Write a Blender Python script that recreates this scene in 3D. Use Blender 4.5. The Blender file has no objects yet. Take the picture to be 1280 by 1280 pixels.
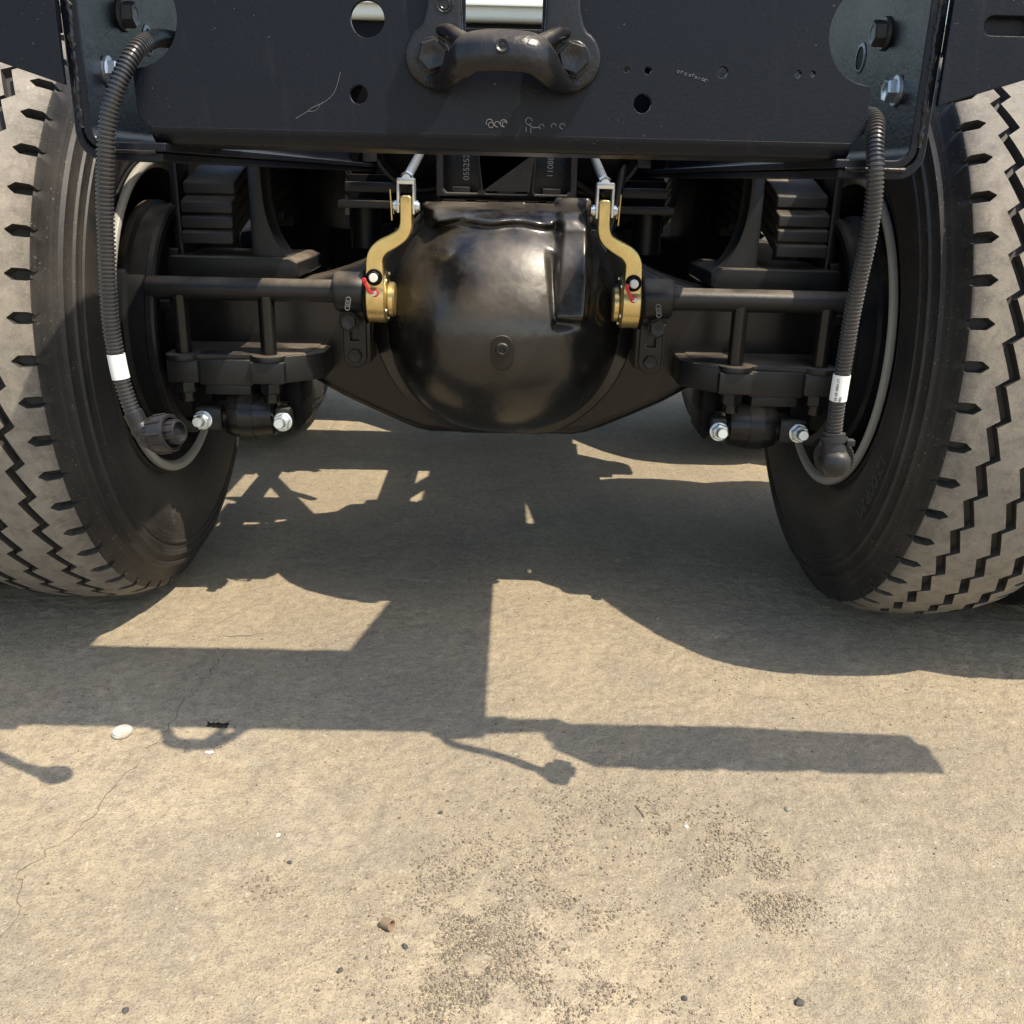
import bpy, bmesh, math, random
import numpy as np
from mathutils import Vector, Matrix
S = bpy.context.scene
COL = S.collection
PI = math.pi

# ---------------------------------------------------------------- camera
def cam_axes(yaw, p, r):
    f = Vector((math.sin(yaw)*math.cos(p), math.cos(yaw)*math.cos(p), -math.sin(p)))
    rt = f.cross(Vector((0, 0, 1))).normalized(); u = rt.cross(f)
    return rt*math.cos(r)+u*math.sin(r), u*math.cos(r)-rt*math.sin(r), f
cd = bpy.data.cameras.new('camera'); cam = bpy.data.objects.new('camera', cd); COL.objects.link(cam)
rt, up, fw = cam_axes(.007, .338, .024)
M = Matrix((rt, up, -fw)).transposed().to_4x4(); M.translation = Vector((.012, -1.021, .85))
cam.matrix_world = M
cd.sensor_width = 36; cd.lens = 1188.5/1280*36; cd.clip_start = .05; cd.clip_end = 500
S.camera = cam

# ---------------------------------------------------------------- sky and sun
SUN = Vector((.497, -.358, 1)).normalized()
el = math.asin(SUN.z)
W = bpy.data.worlds.new("World"); S.world = W; W.use_nodes = True
wn = W.node_tree; bg = wn.nodes['Background']
sky = wn.nodes.new('ShaderNodeTexSky'); sky.sky_type = 'NISHITA'; sky.sun_disc = False
sky.sun_elevation = el; sky.sun_rotation = math.atan2(SUN.x, SUN.y)
sky.air_density = 1.3; sky.dust_density = 1.8; sky.ozone_density = 1.0
wn.links.new(sky.outputs[0], bg.inputs[0]); bg.inputs[1].default_value = .15
sl = bpy.data.lights.new('sun', 'SUN'); sl.energy = 3.9; sl.angle = math.radians(.53); sl.color = (1, .885, .72)
so = bpy.data.objects.new('sun', sl); COL.objects.link(so); so.rotation_euler = SUN.to_track_quat('Z', 'Y').to_euler()
so.location = (3, -3, 6)
S.view_settings.view_transform = 'Standard'; S.view_settings.look = 'None'
S.view_settings.gamma = 1; S.view_settings.use_curve_mapping = False
S.view_settings.exposure = .93

# ---------------------------------------------------------------- materials
def nodemat(name):
    m = bpy.data.materials.new(name); m.use_nodes = True
    nt = m.node_tree; return m, nt, nt.nodes['Principled BSDF']
def tex(nt, scale, detail=4, rough=.6, dist=0):
    tc = nt.nodes.get('TC') or nt.nodes.new('ShaderNodeTexCoord'); tc.name = 'TC'
    n = nt.nodes.new('ShaderNodeTexNoise'); n.inputs['Scale'].default_value = scale
    n.inputs['Detail'].default_value = detail; n.inputs['Roughness'].default_value = rough
    n.inputs['Distortion'].default_value = dist
    nt.links.new(tc.outputs['Object'], n.inputs['Vector']); return n.outputs['Fac']
def ramp(nt, src, a, b, c0=(0, 0, 0, 1), c1=(1, 1, 1, 1)):
    r = nt.nodes.new('ShaderNodeValToRGB'); r.color_ramp.elements[0].position = a; r.color_ramp.elements[1].position = b
    r.color_ramp.elements[0].color = c0; r.color_ramp.elements[1].color = c1
    nt.links.new(src, r.inputs[0]); return r.outputs[0]
def mixc(nt, fac, a, b):
    m = nt.nodes.new('ShaderNodeMix'); m.data_type = 'RGBA'
    for i, v in ((0, fac), (6, a), (7, b)):
        if hasattr(v, 'is_linked'): nt.links.new(v, m.inputs[i])
        else: m.inputs[i].default_value = v
    return m.outputs[2]
def mth(nt, op, a, b=0.0, clamp=False):
    m = nt.nodes.new('ShaderNodeMath'); m.operation = op; m.use_clamp = clamp
    for i, v in ((0, a), (1, b)):
        if hasattr(v, 'is_linked'): nt.links.new(v, m.inputs[i])
        else: m.inputs[i].default_value = v
    return m.outputs[0]
def bump(nt, bs, h, st, dist=.001, prev=None):
    b = nt.nodes.new('ShaderNodeBump'); b.inputs['Strength'].default_value = st; b.inputs['Distance'].default_value = dist
    nt.links.new(h, b.inputs['Height'])
    if prev: nt.links.new(prev, b.inputs['Normal'])
    nt.links.new(b.outputs[0], bs.inputs['Normal']); return b.outputs[0]
def c4(c): return (c[0], c[1], c[2], 1)

def paint(name, base, rough, dust=(.23, .19, .14), dust_amt=.35, peel=.25, metal=0, specks=True, pscale=260, film_k=.05, up0=.35, spec=.5):
    """dusty painted or bare surface: orange peel, grime mottling and dust lying on faces that look up"""
    m, nt, bs = nodemat(name)
    n1 = tex(nt, 7, 6, .65); n2 = tex(nt, 90, 3); n3 = tex(nt, pscale, 2)
    geo = nt.nodes.new('ShaderNodeNewGeometry'); sx = nt.nodes.new('ShaderNodeSeparateXYZ')
    nt.links.new(geo.outputs['Normal'], sx.inputs[0])
    upf = ramp(nt, sx.outputs['Z'], up0, up0+.7)
    d = mth(nt, 'MULTIPLY', upf, ramp(nt, n1, .35, .75))
    d = mth(nt, 'MULTIPLY', d, dust_amt*1.6)
    film = mth(nt, 'MULTIPLY', ramp(nt, n1, .45, .8), dust_amt*film_k)
    d = mth(nt, 'ADD', d, film, True)
    if specks:
        v = tex(nt, 420, 1); sp = mth(nt, 'MULTIPLY', ramp(nt, v, .735, .76), ramp(nt, tex(nt, 14, 3), .5, .7))
        d = mth(nt, 'ADD', d, mth(nt, 'MULTIPLY', sp, .5), True)
    if name.startswith('frame'):
        tc = nt.nodes['TC']; mp = nt.nodes.new('ShaderNodeMapping'); mp.inputs['Scale'].default_value = (90, 90, 14); nt.links.new(tc.outputs['Object'], mp.inputs[0])
        st = nt.nodes.new('ShaderNodeTexNoise'); st.inputs['Scale'].default_value = 1; st.inputs['Detail'].default_value = 5; nt.links.new(mp.outputs[0], st.inputs['Vector'])
        d = mth(nt, 'ADD', d, mth(nt, 'MULTIPLY', mth(nt, 'MULTIPLY', ramp(nt, st.outputs['Fac'], .55, .85), ramp(nt, tex(nt, 5, 3), .45, .7)), .07), True)
        d = mth(nt, 'ADD', d, mth(nt, 'MULTIPLY', mth(nt, 'MULTIPLY', ramp(nt, tex(nt, 210, 2), .70, .73), ramp(nt, tex(nt, 9, 4, .7, 1), .52, .6)), .5), True)
    colr = mixc(nt, d, c4(base), c4(dust))
    nt.links.new(colr, bs.inputs['Base Color'])
    r = mth(nt, 'ADD', mth(nt, 'MULTIPLY', d, .5), mth(nt, 'ADD', mth(nt, 'MULTIPLY', n1, .18), rough-.09), True)
    nt.links.new(r, bs.inputs['Roughness']); bs.inputs['Metallic'].default_value = metal; bs.inputs['Specular IOR Level'].default_value = spec
    p = bump(nt, bs, n2, peel*.5, .002); bump(nt, bs, n3, peel, .0008, p)
    return m
MT = {}
def stone_mat(name, a, b):
    m, nt, bs = nodemat(name)
    oi = nt.nodes.new('ShaderNodeNewGeometry')
    k = mixc(nt, ramp(nt, oi.outputs['Random Per Island'], 0, 1), c4(a), c4(b)); nt.links.new(k, bs.inputs['Base Color'])
    bs.inputs['Roughness'].default_value = .85; return m
MT['frame'] = paint('frame black-blue paint', (.0045, .006, .0100), .34, spec=.2, film_k=.01, dust_amt=.22, peel=.3)
MT['gloss'] = paint('black gloss paint', (.006, .006, .006), .24, spec=.34, dust_amt=.35, peel=.16)
MT['bowl'] = paint('dusty glossy cover paint', (.006, .006, .006), .24, dust=(.17, .14, .10), dust_amt=.34, peel=.14, up0=-.05, film_k=.06, spec=.6)
MT['cast'] = paint('painted casting', (.007, .007, .0085), .3, spec=.35, dust_amt=.55, peel=.6, pscale=150)
MT['satin'] = paint('satin black parts', (.009, .0098, .0112), .34, spec=.3, dust_amt=.6, peel=.3)
MT['spring'] = paint('spring steel paint', (.019, .020, .022), .42, spec=.35, dust_amt=.7, peel=.35)
MT['dark'] = paint('dark underbody', (.005, .005, .006), .5, spec=.08, dust_amt=.25, peel=.2)
MT['rim'] = paint('silver rim paint', (.30, .30, .28), .42, dust=(.24, .2, .14), dust_amt=.5, peel=.1, film_k=.3)
MT['zinc'] = paint('bright zinc plating', (.62, .66, .68), .3, dust_amt=.12, peel=.12, metal=.85)
MT['gold'] = paint('yellow zinc plating', (.56, .46, .25), .36, dust=(.35, .3, .2), dust_amt=.4, peel=.15, metal=.8)
MT['cap'] = paint('weathered white plastic', (.50, .50, .47), .5, dust=(.42, .34, .22), dust_amt=.5, peel=.1, film_k=.5)
def plated():
    m = paint('yellow zinc plating', (.66, .50, .22), .28, dust=(.36, .29, .17), dust_amt=.35, peel=.2, metal=.85, film_k=.2)
    nt = m.node_tree; bs = nt.nodes['Principled BSDF']; lk = bs.inputs['Base Color'].links[0]; src = lk.from_socket
    k = mixc(nt, ramp(nt, tex(nt, 38, 5, .7, 1.2), .42, .62), src, (.58, .47, .21, 1)); k = mixc(nt, mth(nt, 'MULTIPLY', ramp(nt, tex(nt, 75, 4, .7), .55, .7), .6), k, (.62, .40, .20, 1))
    nt.links.new(k, bs.inputs['Base Color']); return m
MT['gold'] = plated()
def stained():
    m = MT['cap']; nt = m.node_tree; bs = nt.nodes['Principled BSDF']; src = bs.inputs['Base Color'].links[0].from_socket
    nt.links.new(mixc(nt, mth(nt, 'MULTIPLY', ramp(nt, tex(nt, 55, 3), .48, .62), .6), src, (.30, .22, .12, 1)), bs.inputs['Base Color'])
stained()
MT['letter'] = stone_mat('raised rubber letters', (.035, .034, .032), (.05, .047, .043))
MT['mark'] = paint('faint stamped metal', (.13, .13, .135), .5, dust_amt=.1, peel=.3, metal=.2)
MT['hose'] = paint('corrugated black plastic', (.022, .023, .026), .3, dust_amt=.3, peel=.05, specks=False)
MT['plastic'] = paint('grey black plastic', (.012, .012, .0135), .4, dust_amt=.3, spec=.35, peel=.1)
MT['dullbolt'] = paint('dull bolt steel', (.09, .09, .09), .4, dust_amt=.4, peel=.2, metal=.2)
MT['white'] = paint('white sticker', (.66, .66, .64), .5, dust_amt=.05, peel=.0, specks=False)
MT['body'] = paint('white body paint', (.62, .66, .62), .4, dust_amt=.1, peel=.05)
MT['red'] = paint('red plastic', (.45, .02, .02), .4, dust_amt=.1, peel=.05, specks=False)
MT['ink'] = paint('black print', (.03, .03, .03), .6, dust_amt=0, peel=0, specks=False)
MT['scuff'] = paint('bare scuffed metal', (.3, .3, .3), .45, dust_amt=.1, peel=.3, metal=.5)
MT['lamp'] = paint('red lamp lens', (.35, .015, .01), .2, dust_amt=.15, peel=.0)

def tread_mat():
    m, nt, bs = nodemat('dusty worn tread')
    a = tex(nt, 9, 6, .7); b = tex(nt, 45, 5, .7); c = tex(nt, 300, 3)
    k = mixc(nt, ramp(nt, a, .35, .7), (.235, .21, .172, 1), (.150, .137, .116, 1))
    k = mixc(nt, mth(nt, 'MULTIPLY', ramp(nt, b, .46, .72), .75), k, (.095, .085, .075, 1))
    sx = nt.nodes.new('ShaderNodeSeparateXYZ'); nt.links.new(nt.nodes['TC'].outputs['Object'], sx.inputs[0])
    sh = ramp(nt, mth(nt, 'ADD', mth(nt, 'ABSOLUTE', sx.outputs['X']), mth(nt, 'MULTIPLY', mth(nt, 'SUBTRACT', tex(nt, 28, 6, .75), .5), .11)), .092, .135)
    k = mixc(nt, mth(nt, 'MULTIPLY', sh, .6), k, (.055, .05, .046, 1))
    k = mixc(nt, mth(nt, 'MULTIPLY', ramp(nt, c, .55, .7), .3), k, (.34, .30, .24, 1))
    fl = mth(nt, 'MULTIPLY', ramp(nt, tex(nt, 18, 7, .8, 1.5), .60, .66), .5); k = mixc(nt, fl, k, (.36, .32, .26, 1))
    nt.links.new(k, bs.inputs['Base Color']); bs.inputs['Roughness'].default_value = .85
    p = bump(nt, bs, b, .35, .002); bump(nt, bs, c, .35, .0008, p); return m
def groove_mat():
    m, nt, bs = nodemat('groove rubber'); a = tex(nt, 30, 4)
    k = mixc(nt, a, (.012, .012, .012, 1), (.05, .045, .038, 1)); nt.links.new(k, bs.inputs['Base Color'])
    bs.inputs['Roughness'].default_value = .7; return m
def side_mat():
    m, nt, bs = nodemat('tyre sidewall rubber')
    tc = nt.nodes.new('ShaderNodeTexCoord'); tc.name = 'TC'
    sx = nt.nodes.new('ShaderNodeSeparateXYZ'); nt.links.new(tc.outputs['Object'], sx.inputs[0])
    r = mth(nt, 'SQRT', mth(nt, 'ADD', mth(nt, 'POWER', sx.outputs['Y'], 2), mth(nt, 'POWER', sx.outputs['Z'], 2)))
    a = tex(nt, 6, 6, .7); b = tex(nt, 60, 4, .6); c = tex(nt, 320, 2)
    cx = nt.nodes.new('ShaderNodeCombineXYZ'); nt.links.new(mth(nt, 'MULTIPLY', r, 120), cx.inputs[0])
    ring = nt.nodes.new('ShaderNodeTexNoise'); ring.inputs['Scale'].default_value = 1; nt.links.new(cx.outputs[0], ring.inputs['Vector'])
    k = mixc(nt, mth(nt, 'MULTIPLY', ramp(nt, a, .35, .7), .4), (.010, .0105, .012, 1), (.05, .044, .037, 1))
    k = mixc(nt, mth(nt, 'MULTIPLY', ramp(nt, ring.outputs['Fac'], .5, .7), .28), k, (.07, .065, .057, 1))
    k = mixc(nt, mth(nt, 'MULTIPLY', mth(nt, 'MULTIPLY', ramp(nt, c, .66, .70), ramp(nt, b, .47, .6)), .8), k, (.3, .27, .22, 1))
    dr = nt.nodes.new('ShaderNodeTexNoise'); dr.inputs['Scale'].default_value = 3.2; dr.inputs['Detail'].default_value = 8; dr.inputs['Roughness'].default_value = .72; nt.links.new(tc.outputs['Object'], dr.inputs['Vector'])
    k = mixc(nt, mth(nt, 'MULTIPLY', ramp(nt, dr.outputs['Fac'], .48, .75), .45), k, (.082, .077, .067, 1))
    nt.links.new(k, bs.inputs['Base Color']); bs.inputs['Specular IOR Level'].default_value = .32
    nt.links.new(mth(nt, 'ADD', mth(nt, 'MULTIPLY', a, .25), .42), bs.inputs['Roughness'])
    p = bump(nt, bs, ring.outputs['Fac'], .3, .0015); bump(nt, bs, c, .12, .0006, p); return m
MT['tread'] = tread_mat(); MT['groove'] = groove_mat(); MT['side'] = side_mat()

def ground_mat():
    m, nt, bs = nodemat('dusty concrete ground')
    big = tex(nt, 1.1, 5, .6, .3); mid = tex(nt, 6, 6, .7, .4); fine = tex(nt, 55, 6, .75); grit = tex(nt, 330, 3, .7); g2 = tex(nt, 150, 2, .5)
    k = mixc(nt, ramp(nt, big, .38, .64), (.305, .256, .176, 1), (.415, .342, .226, 1))
    k = mixc(nt, mth(nt, 'MULTIPLY', ramp(nt, mid, .47, .68), .6), k, (.245, .215, .165, 1))
    k = mixc(nt, mth(nt, 'MULTIPLY', ramp(nt, tex(nt, 3.1, 4, .6, .6), .55, .72), .45), k, (.54, .455, .33, 1))
    k = mixc(nt, mth(nt, 'MULTIPLY', ramp(nt, fine, .45, .64), .55), k, (.19, .156, .115, 1))
    k = mixc(nt, mth(nt, 'MULTIPLY', ramp(nt, tex(nt, 20, 5, .7, 1.0), .52, .66), .32), k, (.19, .152, .108, 1))
    k = mixc(nt, mth(nt, 'MULTIPLY', ramp(nt, grit, .54, .64), .62), k, (.09, .078, .065, 1))
    k = mixc(nt, mth(nt, 'MULTIPLY', ramp(nt, g2, .66, .71), .5), k, (.50, .45, .36, 1))
    nt.links.new(k, bs.inputs['Base Color']); bs.inputs['Roughness'].default_value = .9
    p = bump(nt, bs, fine, .95, .008); p = bump(nt, bs, g2, .35, .0025, p); bump(nt, bs, grit, .5, .0015, p); return m
MT['ground'] = ground_mat()
MT['grit'] = stone_mat('gravel', (.085, .07, .05), (.30, .245, .17))
MT['pebble'] = stone_mat('pebble', (.20, .18, .15), (.22, .2, .17))
MT['crack'] = stone_mat('crack dirt', (.10, .082, .062), (.13, .105, .08))

# ---------------------------------------------------------------- mesh helpers
def tag(o, label=None, cat=None, group=None, kind=None):
    if label: o['label'] = label
    if cat: o['category'] = cat
    if group: o['group'] = group
    if kind: o['kind'] = kind
    return o
XF = None      # set while the axle group is built: its scale and shift about the camera
def link(name, me, mat=None, parent=None, smooth=None):
    if XF is not None and not me.get('xf'): me.transform(XF); me['xf'] = 1
    if mat is not None:
        for k in (mat if isinstance(mat, (list, tuple)) else [mat]): me.materials.append(MT[k] if isinstance(k, str) else k)
    if smooth is not None:
        me.shade_smooth()
        if smooth < 180: me.set_sharp_from_angle(angle=math.radians(smooth))
    o = bpy.data.objects.new(name, me); COL.objects.link(o)
    if parent: o.parent = parent
    return o
class B:
    """collects shapes into one mesh"""
    def __init__(s): s.bm = bmesh.new()
    def _bev(s, vs, bev, seg=2):
        if bev <= 0: return
        es = set()
        for v in vs:
            for e in v.link_edges:
                if len(e.link_faces) == 2 and e.calc_face_angle(0) > .5: es.add(e)
        bmesh.ops.bevel(s.bm, geom=list(es), offset=bev, segments=seg, affect='EDGES', profile=.6, clamp_overlap=True)
    def box(s, x0, x1, y0, y1, z0, z1, bev=.002, rot=None, seg=2):
        bm2 = s.bm
        c = Vector(((x0+x1)/2, (y0+y1)/2, (z0+z1)/2))
        mm = Matrix.Translation(c) @ (rot.to_4x4() if rot else Matrix.Identity(4)) @ Matrix.Diagonal((abs(x1-x0), abs(y1-y0), abs(z1-z0), 1))
        r = bmesh.ops.create_cube(bm2, size=1, matrix=mm); s._bev(r['verts'], bev, seg); return s
    def prism(s, pts, axis, a, b, bev=.002, seg=2):
        """polygon in the plane across axis, extruded a..b"""
        def P(p, t):
            return {'x': (t, p[0], p[1]), 'y': (p[0], t, p[1]), 'z': (p[0], p[1], t)}[axis]
        v0 = [s.bm.verts.new(P(p, a)) for p in pts]; v1 = [s.bm.verts.new(P(p, b)) for p in pts]
        n = len(pts); fs = [s.bm.faces.new(v0), s.bm.faces.new(v1[::-1])]
        for i in range(n): fs.append(s.bm.faces.new((v0[i], v1[i], v1[(i+1) % n], v0[(i+1) % n])))
        bmesh.ops.recalc_face_normals(s.bm, faces=fs); s._bev(v0+v1, bev, seg); return s
    def tube(s, path, r, seg=16, cap=True, flat=None):
        """round bar along a path; r a number or one per point; flat=(a,b) scales the section"""
        P = [Vector(p) for p in path]; n = len(P); rs = r if hasattr(r, '__len__') else [r]*n
        T = [(P[min(i+1, n-1)]-P[max(i-1, 0)]).normalized() for i in range(n)]
        ref = Vector((0, 0, 1)) if abs(T[0].z) < .9 else Vector((0, 1, 0))
        N = (ref-T[0]*ref.dot(T[0])).normalized(); rings = []
        for i in range(n):
            N = (N-T[i]*N.dot(T[i])).normalized(); Bn = T[i].cross(N)
            fa, fb = flat or (1, 1)
            rings.append([s.bm.verts.new(P[i]+(N*math.cos(a)*fa+Bn*math.sin(a)*fb)*rs[i]) for a in [2*PI*k/seg for k in range(seg)]])
        fs = []
        for i in range(n-1):
            for k in range(seg):
                fs.append(s.bm.faces.new((rings[i][k], rings[i][(k+1) % seg], rings[i+1][(k+1) % seg], rings[i+1][k])))
        if cap: fs += [s.bm.faces.new(rings[0][::-1]), s.bm.faces.new(rings[-1])]
        bmesh.ops.recalc_face_normals(s.bm, faces=fs)
        return s
    def lathe(s, prof, c, axis, seg=48, closed=False):
        """prof = (t along axis, radius); axis a Vector"""
        ax = Vector(axis).normalized(); ref = Vector((0, 0, 1)) if abs(ax.z) < .9 else Vector((1, 0, 0))
        N = (ref-ax*ref.dot(ax)).normalized(); Bn = ax.cross(N); c = Vector(c); rings = []
        for t, r in prof:
            if r < 1e-6: rings.append([s.bm.verts.new(c+ax*t)])
            else: rings.append([s.bm.verts.new(c+ax*t+(N*math.cos(a)+Bn*math.sin(a))*r) for a in [2*PI*k/seg for k in range(seg)]])
        fs = []; m = len(rings)
        for i in range(m if closed else m-1):
            A, C = rings[i], rings[(i+1) % m]
            for k in range(seg):
                k2 = (k+1) % seg
                if len(A) == 1 and len(C) == 1: continue
                if len(A) == 1: fs.append(s.bm.faces.new((A[0], C[k], C[k2])))
                elif len(C) == 1: fs.append(s.bm.faces.new((A[k], A[k2], C[0])))
                else: fs.append(s.bm.faces.new((A[k], A[k2], C[k2], C[k])))
        bmesh.ops.recalc_face_normals(s.bm, faces=fs)
        return s
    def done(s, name='m'):
        me = bpy.data.meshes.new(name); s.bm.to_mesh(me); s.bm.free(); return me
def add(name, b, mat, parent=None, smooth=35):
    return link(name, b.done(name), mat, parent, smooth)
def mirrored(me):
    m2 = me.copy(); m2.transform(Matrix.Scale(-1, 4, (1, 0, 0))); m2.flip_normals(); return m2
def pair(name, b, mat, parent=None, smooth=35):
    """the part on the right (x > 0) and its mirror image on the left; parent may be a pair too"""
    p = parent if isinstance(parent, (list, tuple)) else (parent, parent)
    me = b.done(name); o = link(name, me, mat, p[0], smooth)
    o2 = link(name, mirrored(me), None, p[1]); return (o, o2)
def plate(loops, y0, th, bev=.001, axis='y'):
    """flat plate with holes: first loop the outline; y0 = face nearest the viewer"""
    cu = bpy.data.curves.new('p', 'CURVE'); cu.dimensions = '2D'; cu.fill_mode = 'BOTH'
    cu.extrude = th/2-bev; cu.bevel_depth = bev; cu.bevel_resolution = 1; cu.offset = -bev
    for lp in loops:
        sp = cu.splines.new('POLY'); sp.points.add(len(lp)-1); sp.use_cyclic_u = True
        for q, p in zip(sp.points, lp): q.co = (p[0], p[1], 0, 1)
    ob = bpy.data.objects.new('p', cu); COL.objects.link(ob); dg = bpy.context.evaluated_depsgraph_get(); dg.update()
    me = bpy.data.meshes.new_from_object(ob.evaluated_get(dg)); bpy.data.objects.remove(ob); bpy.data.curves.remove(cu)
    me.materials.clear()
    if axis == 'y': me.transform(Matrix.Translation((0, y0+th/2, 0)) @ Matrix.Rotation(PI/2, 4, 'X'))
    elif axis == 'x': me.transform(Matrix(((0, 0, 1, y0+th/2), (1, 0, 0, 0), (0, 1, 0, 0), (0, 0, 0, 1))))
    elif axis == 'z': me.transform(Matrix.Translation((0, 0, y0+th/2)))
    return me
def text_mesh(body, size, ext=.0005):
    cu = bpy.data.curves.new('t', 'FONT'); cu.body = body; cu.size = size; cu.extrude = ext; cu.align_x = 'CENTER'; cu.align_y = 'CENTER'
    ob = bpy.data.objects.new('t', cu); COL.objects.link(ob); dg = bpy.context.evaluated_depsgraph_get(); dg.update()
    me = bpy.data.meshes.new_from_object(ob.evaluated_get(dg)); bpy.data.objects.remove(ob); bpy.data.curves.remove(cu)
    me.materials.clear(); return me
def circ(cx, cy, r, n=32, a0=0, a1=2*PI):
    full = abs(a1-a0-2*PI) < 1e-6
    return [(cx+r*math.cos(a0+(a1-a0)*k/(n if full else n-1)), cy+r*math.sin(a0+(a1-a0)*k/(n if full else n-1))) for k in range(n)]
def spline(pts, n=12):
    P = [Vector(p) for p in pts]; P = [P[0]*2-P[1]]+P+[P[-1]*2-P[-2]]; out = []
    for i in range(1, len(P)-2):
        for k in range(n):
            t = k/n; a, b, c, d = P[i-1], P[i], P[i+1], P[i+2]
            out.append(.5*((2*b)+(c-a)*t+(2*a-5*b+4*c-d)*t*t+(3*b-a-3*c+d)*t**3))
    out.append(P[-2]); return out
def hexbolt(c, ax, r, h, washer=1.28, wt=.003, dome=0, stud=0, sr=.5, rot=0):
    """hex head with a round flange under it; stud = thread end sticking out of a nut"""
    b = B(); ax = Vector(ax).normalized(); c = Vector(c)
    if washer: b.lathe([(0, 0), (0, r*washer), (wt*.7, r*washer), (wt, r*washer*.93), (wt, 0)], c, ax, 28)
    ref = Vector((0, 0, 1)) if abs(ax.z) < .9 else Vector((0, 1, 0)); N = (ref-ax*ref.dot(ax)).normalized(); Bn = ax.cross(N)
    rings = []
    for t, q in ((0, 1), (h*.82, 1), (h, .88), (h*.99, .62), (h*.93, .5)):
        rings.append([b.bm.verts.new(c+ax*(wt+t)+(N*math.cos(a)+Bn*math.sin(a))*r*q) for a in [rot+PI/3*k for k in range(6)]])
    for i in range(4):
        for k in range(6): b.bm.faces.new((rings[i][k], rings[i][(k+1) % 6], rings[i+1][(k+1) % 6], rings[i+1][k]))
    b.bm.faces.new(rings[-1]); bmesh.ops.recalc_face_normals(b.bm, faces=b.bm.faces)
    if stud: b.lathe([(0, 0), (0, r*sr)]+[(wt+h*.6+stud*k/8, r*sr*(1 if k % 2 else .93)) for k in range(8)]+[(wt+h*.6+stud, r*sr*.85), (wt+h*.6+stud, 0)], c, ax, 20)
    return b

# ---------------------------------------------------------------- the ground: one sheet, fine near the camera, out to the horizon
rng = np.random.default_rng(7)
def vnoise(X, Y, cell, seed):
    r = np.random.default_rng(seed); G = r.random((256, 256))
    u = X/cell+1000.3; v = Y/cell+1000.7; i = np.floor(u).astype(int); j = np.floor(v).astype(int); a = u-i; b = v-j
    a = a*a*(3-2*a); b = b*b*(3-2*b); i %= 255; j %= 255
    return (G[i, j]*(1-a)+G[i+1, j]*a)*(1-b)+(G[i, j+1]*(1-a)+G[i+1, j+1]*a)*b-.5
def gheight(X, Y):
    X = np.asarray(X, float); Y = np.asarray(Y, float)
    h = .010*vnoise(X, Y, .9, 1)+.004*vnoise(X, Y, .21, 2)+.0012*vnoise(X, Y, .06, 3)+.0012*vnoise(X, Y, .022, 4)*(1+1.2*vnoise(X, Y, .3, 6))+.0021*vnoise(X, Y, .0115, 5)*(.7+1.6*vnoise(X, Y, .17, 7))
    pit = np.clip(vnoise(X, Y, .05, 9)-.22, 0, 1)*.012
    return (h-pit)-.004
def axis_pts(lo, hi, d, far):
    a = list(np.arange(lo, hi, d)); s = d; x = hi
    while x < far: a.append(x); s *= 1.16; x += s
    a.append(far); s = d; x = lo-d; pre = []
    while x > -far: pre.append(x); s *= 1.16; x -= s
    pre.append(-far); return np.array(pre[::-1]+a)
gx = axis_pts(-.95, 1.0, .0055, 120); gy = axis_pts(-.40, 1.4, .0055, 120)
GX, GY = np.meshgrid(gx, gy); GZ = gheight(GX, GY)
V = np.stack([GX, GY, GZ], -1).reshape(-1, 3); nx, ny = len(gx), len(gy)
I = np.arange((ny-1)*(nx-1)); q = (I//(nx-1))*nx+I % (nx-1)
F = np.stack([q, q+1, q+nx+1, q+nx], -1)
def npmesh(name, V, F):
    me = bpy.data.meshes.new(name); me.vertices.add(len(V)); me.vertices.foreach_set('co', np.asarray(V, np.float32).ravel())
    k = F.shape[1]; me.loops.add(F.size); me.loops.foreach_set('vertex_index', F.astype(np.int32).ravel())
    me.polygons.add(len(F)); me.polygons.foreach_set('loop_start', np.arange(0, F.size, k, dtype=np.int32))
    me.update(calc_edges=True); me.validate(); return me
g = link('ground', npmesh('ground', V, F), 'ground', None, 180); tag(g, 'dusty tan concrete yard with fine grit and stains', None, None, 'structure')

# cracks in the slab: dirt-filled seams
def crack(pts, w, seed):
    r = random.Random(seed); P = []
    for (a, b) in zip(pts[:-1], pts[1:]):
        n = max(2, int(math.dist(a, b)/.012))
        for k in range(n): t = k/n; P.append((a[0]+(b[0]-a[0])*t+r.gauss(0, .0035), a[1]+(b[1]-a[1])*t+r.gauss(0, .0035)))
    P.append(pts[-1]); VV = []; FF = []
    for i, p in enumerate(P):
        a, b = P[max(i-1, 0)], P[min(i+1, len(P)-1)]; t = (Vector((b[0]-a[0], b[1]-a[1]))).normalized(); n = Vector((-t.y, t.x))
        ww = w*(.35+.9*r.random())*min(1, i/4+.1, (len(P)-1-i)/4+.1)
        for sg in (-1, 0, 1):
            x, y = p[0]+n.x*ww*sg, p[1]+n.y*ww*sg; VV.append((x, y, float(gheight(x, y))+(.0009 if sg == 0 else .0007)))
        if i:
            k = 3*i; FF += [(k-3, k, k+1, k-2), (k-2, k+1, k+2, k-1)]
    me = bpy.data.meshes.new('c'); me.from_pydata(VV, [], FF); return me
for k, (pts, w) in enumerate([([(-.503, .60), (-.513, .52), (-.53, .40), (-.528, .298), (-.55, .17), (-.563, .067), (-.60, -.02), (-.57, -.10), (-.56, -.30)], .0007),
                              ([(-.55, .64), (-.50, .645), (-.44, .655)], .0014), ([(-.12, 1.30), (-.06, 1.31)], .002)]):
    o = link('ground_crack', crack(pts, w, k), 'crack', g)

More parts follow.
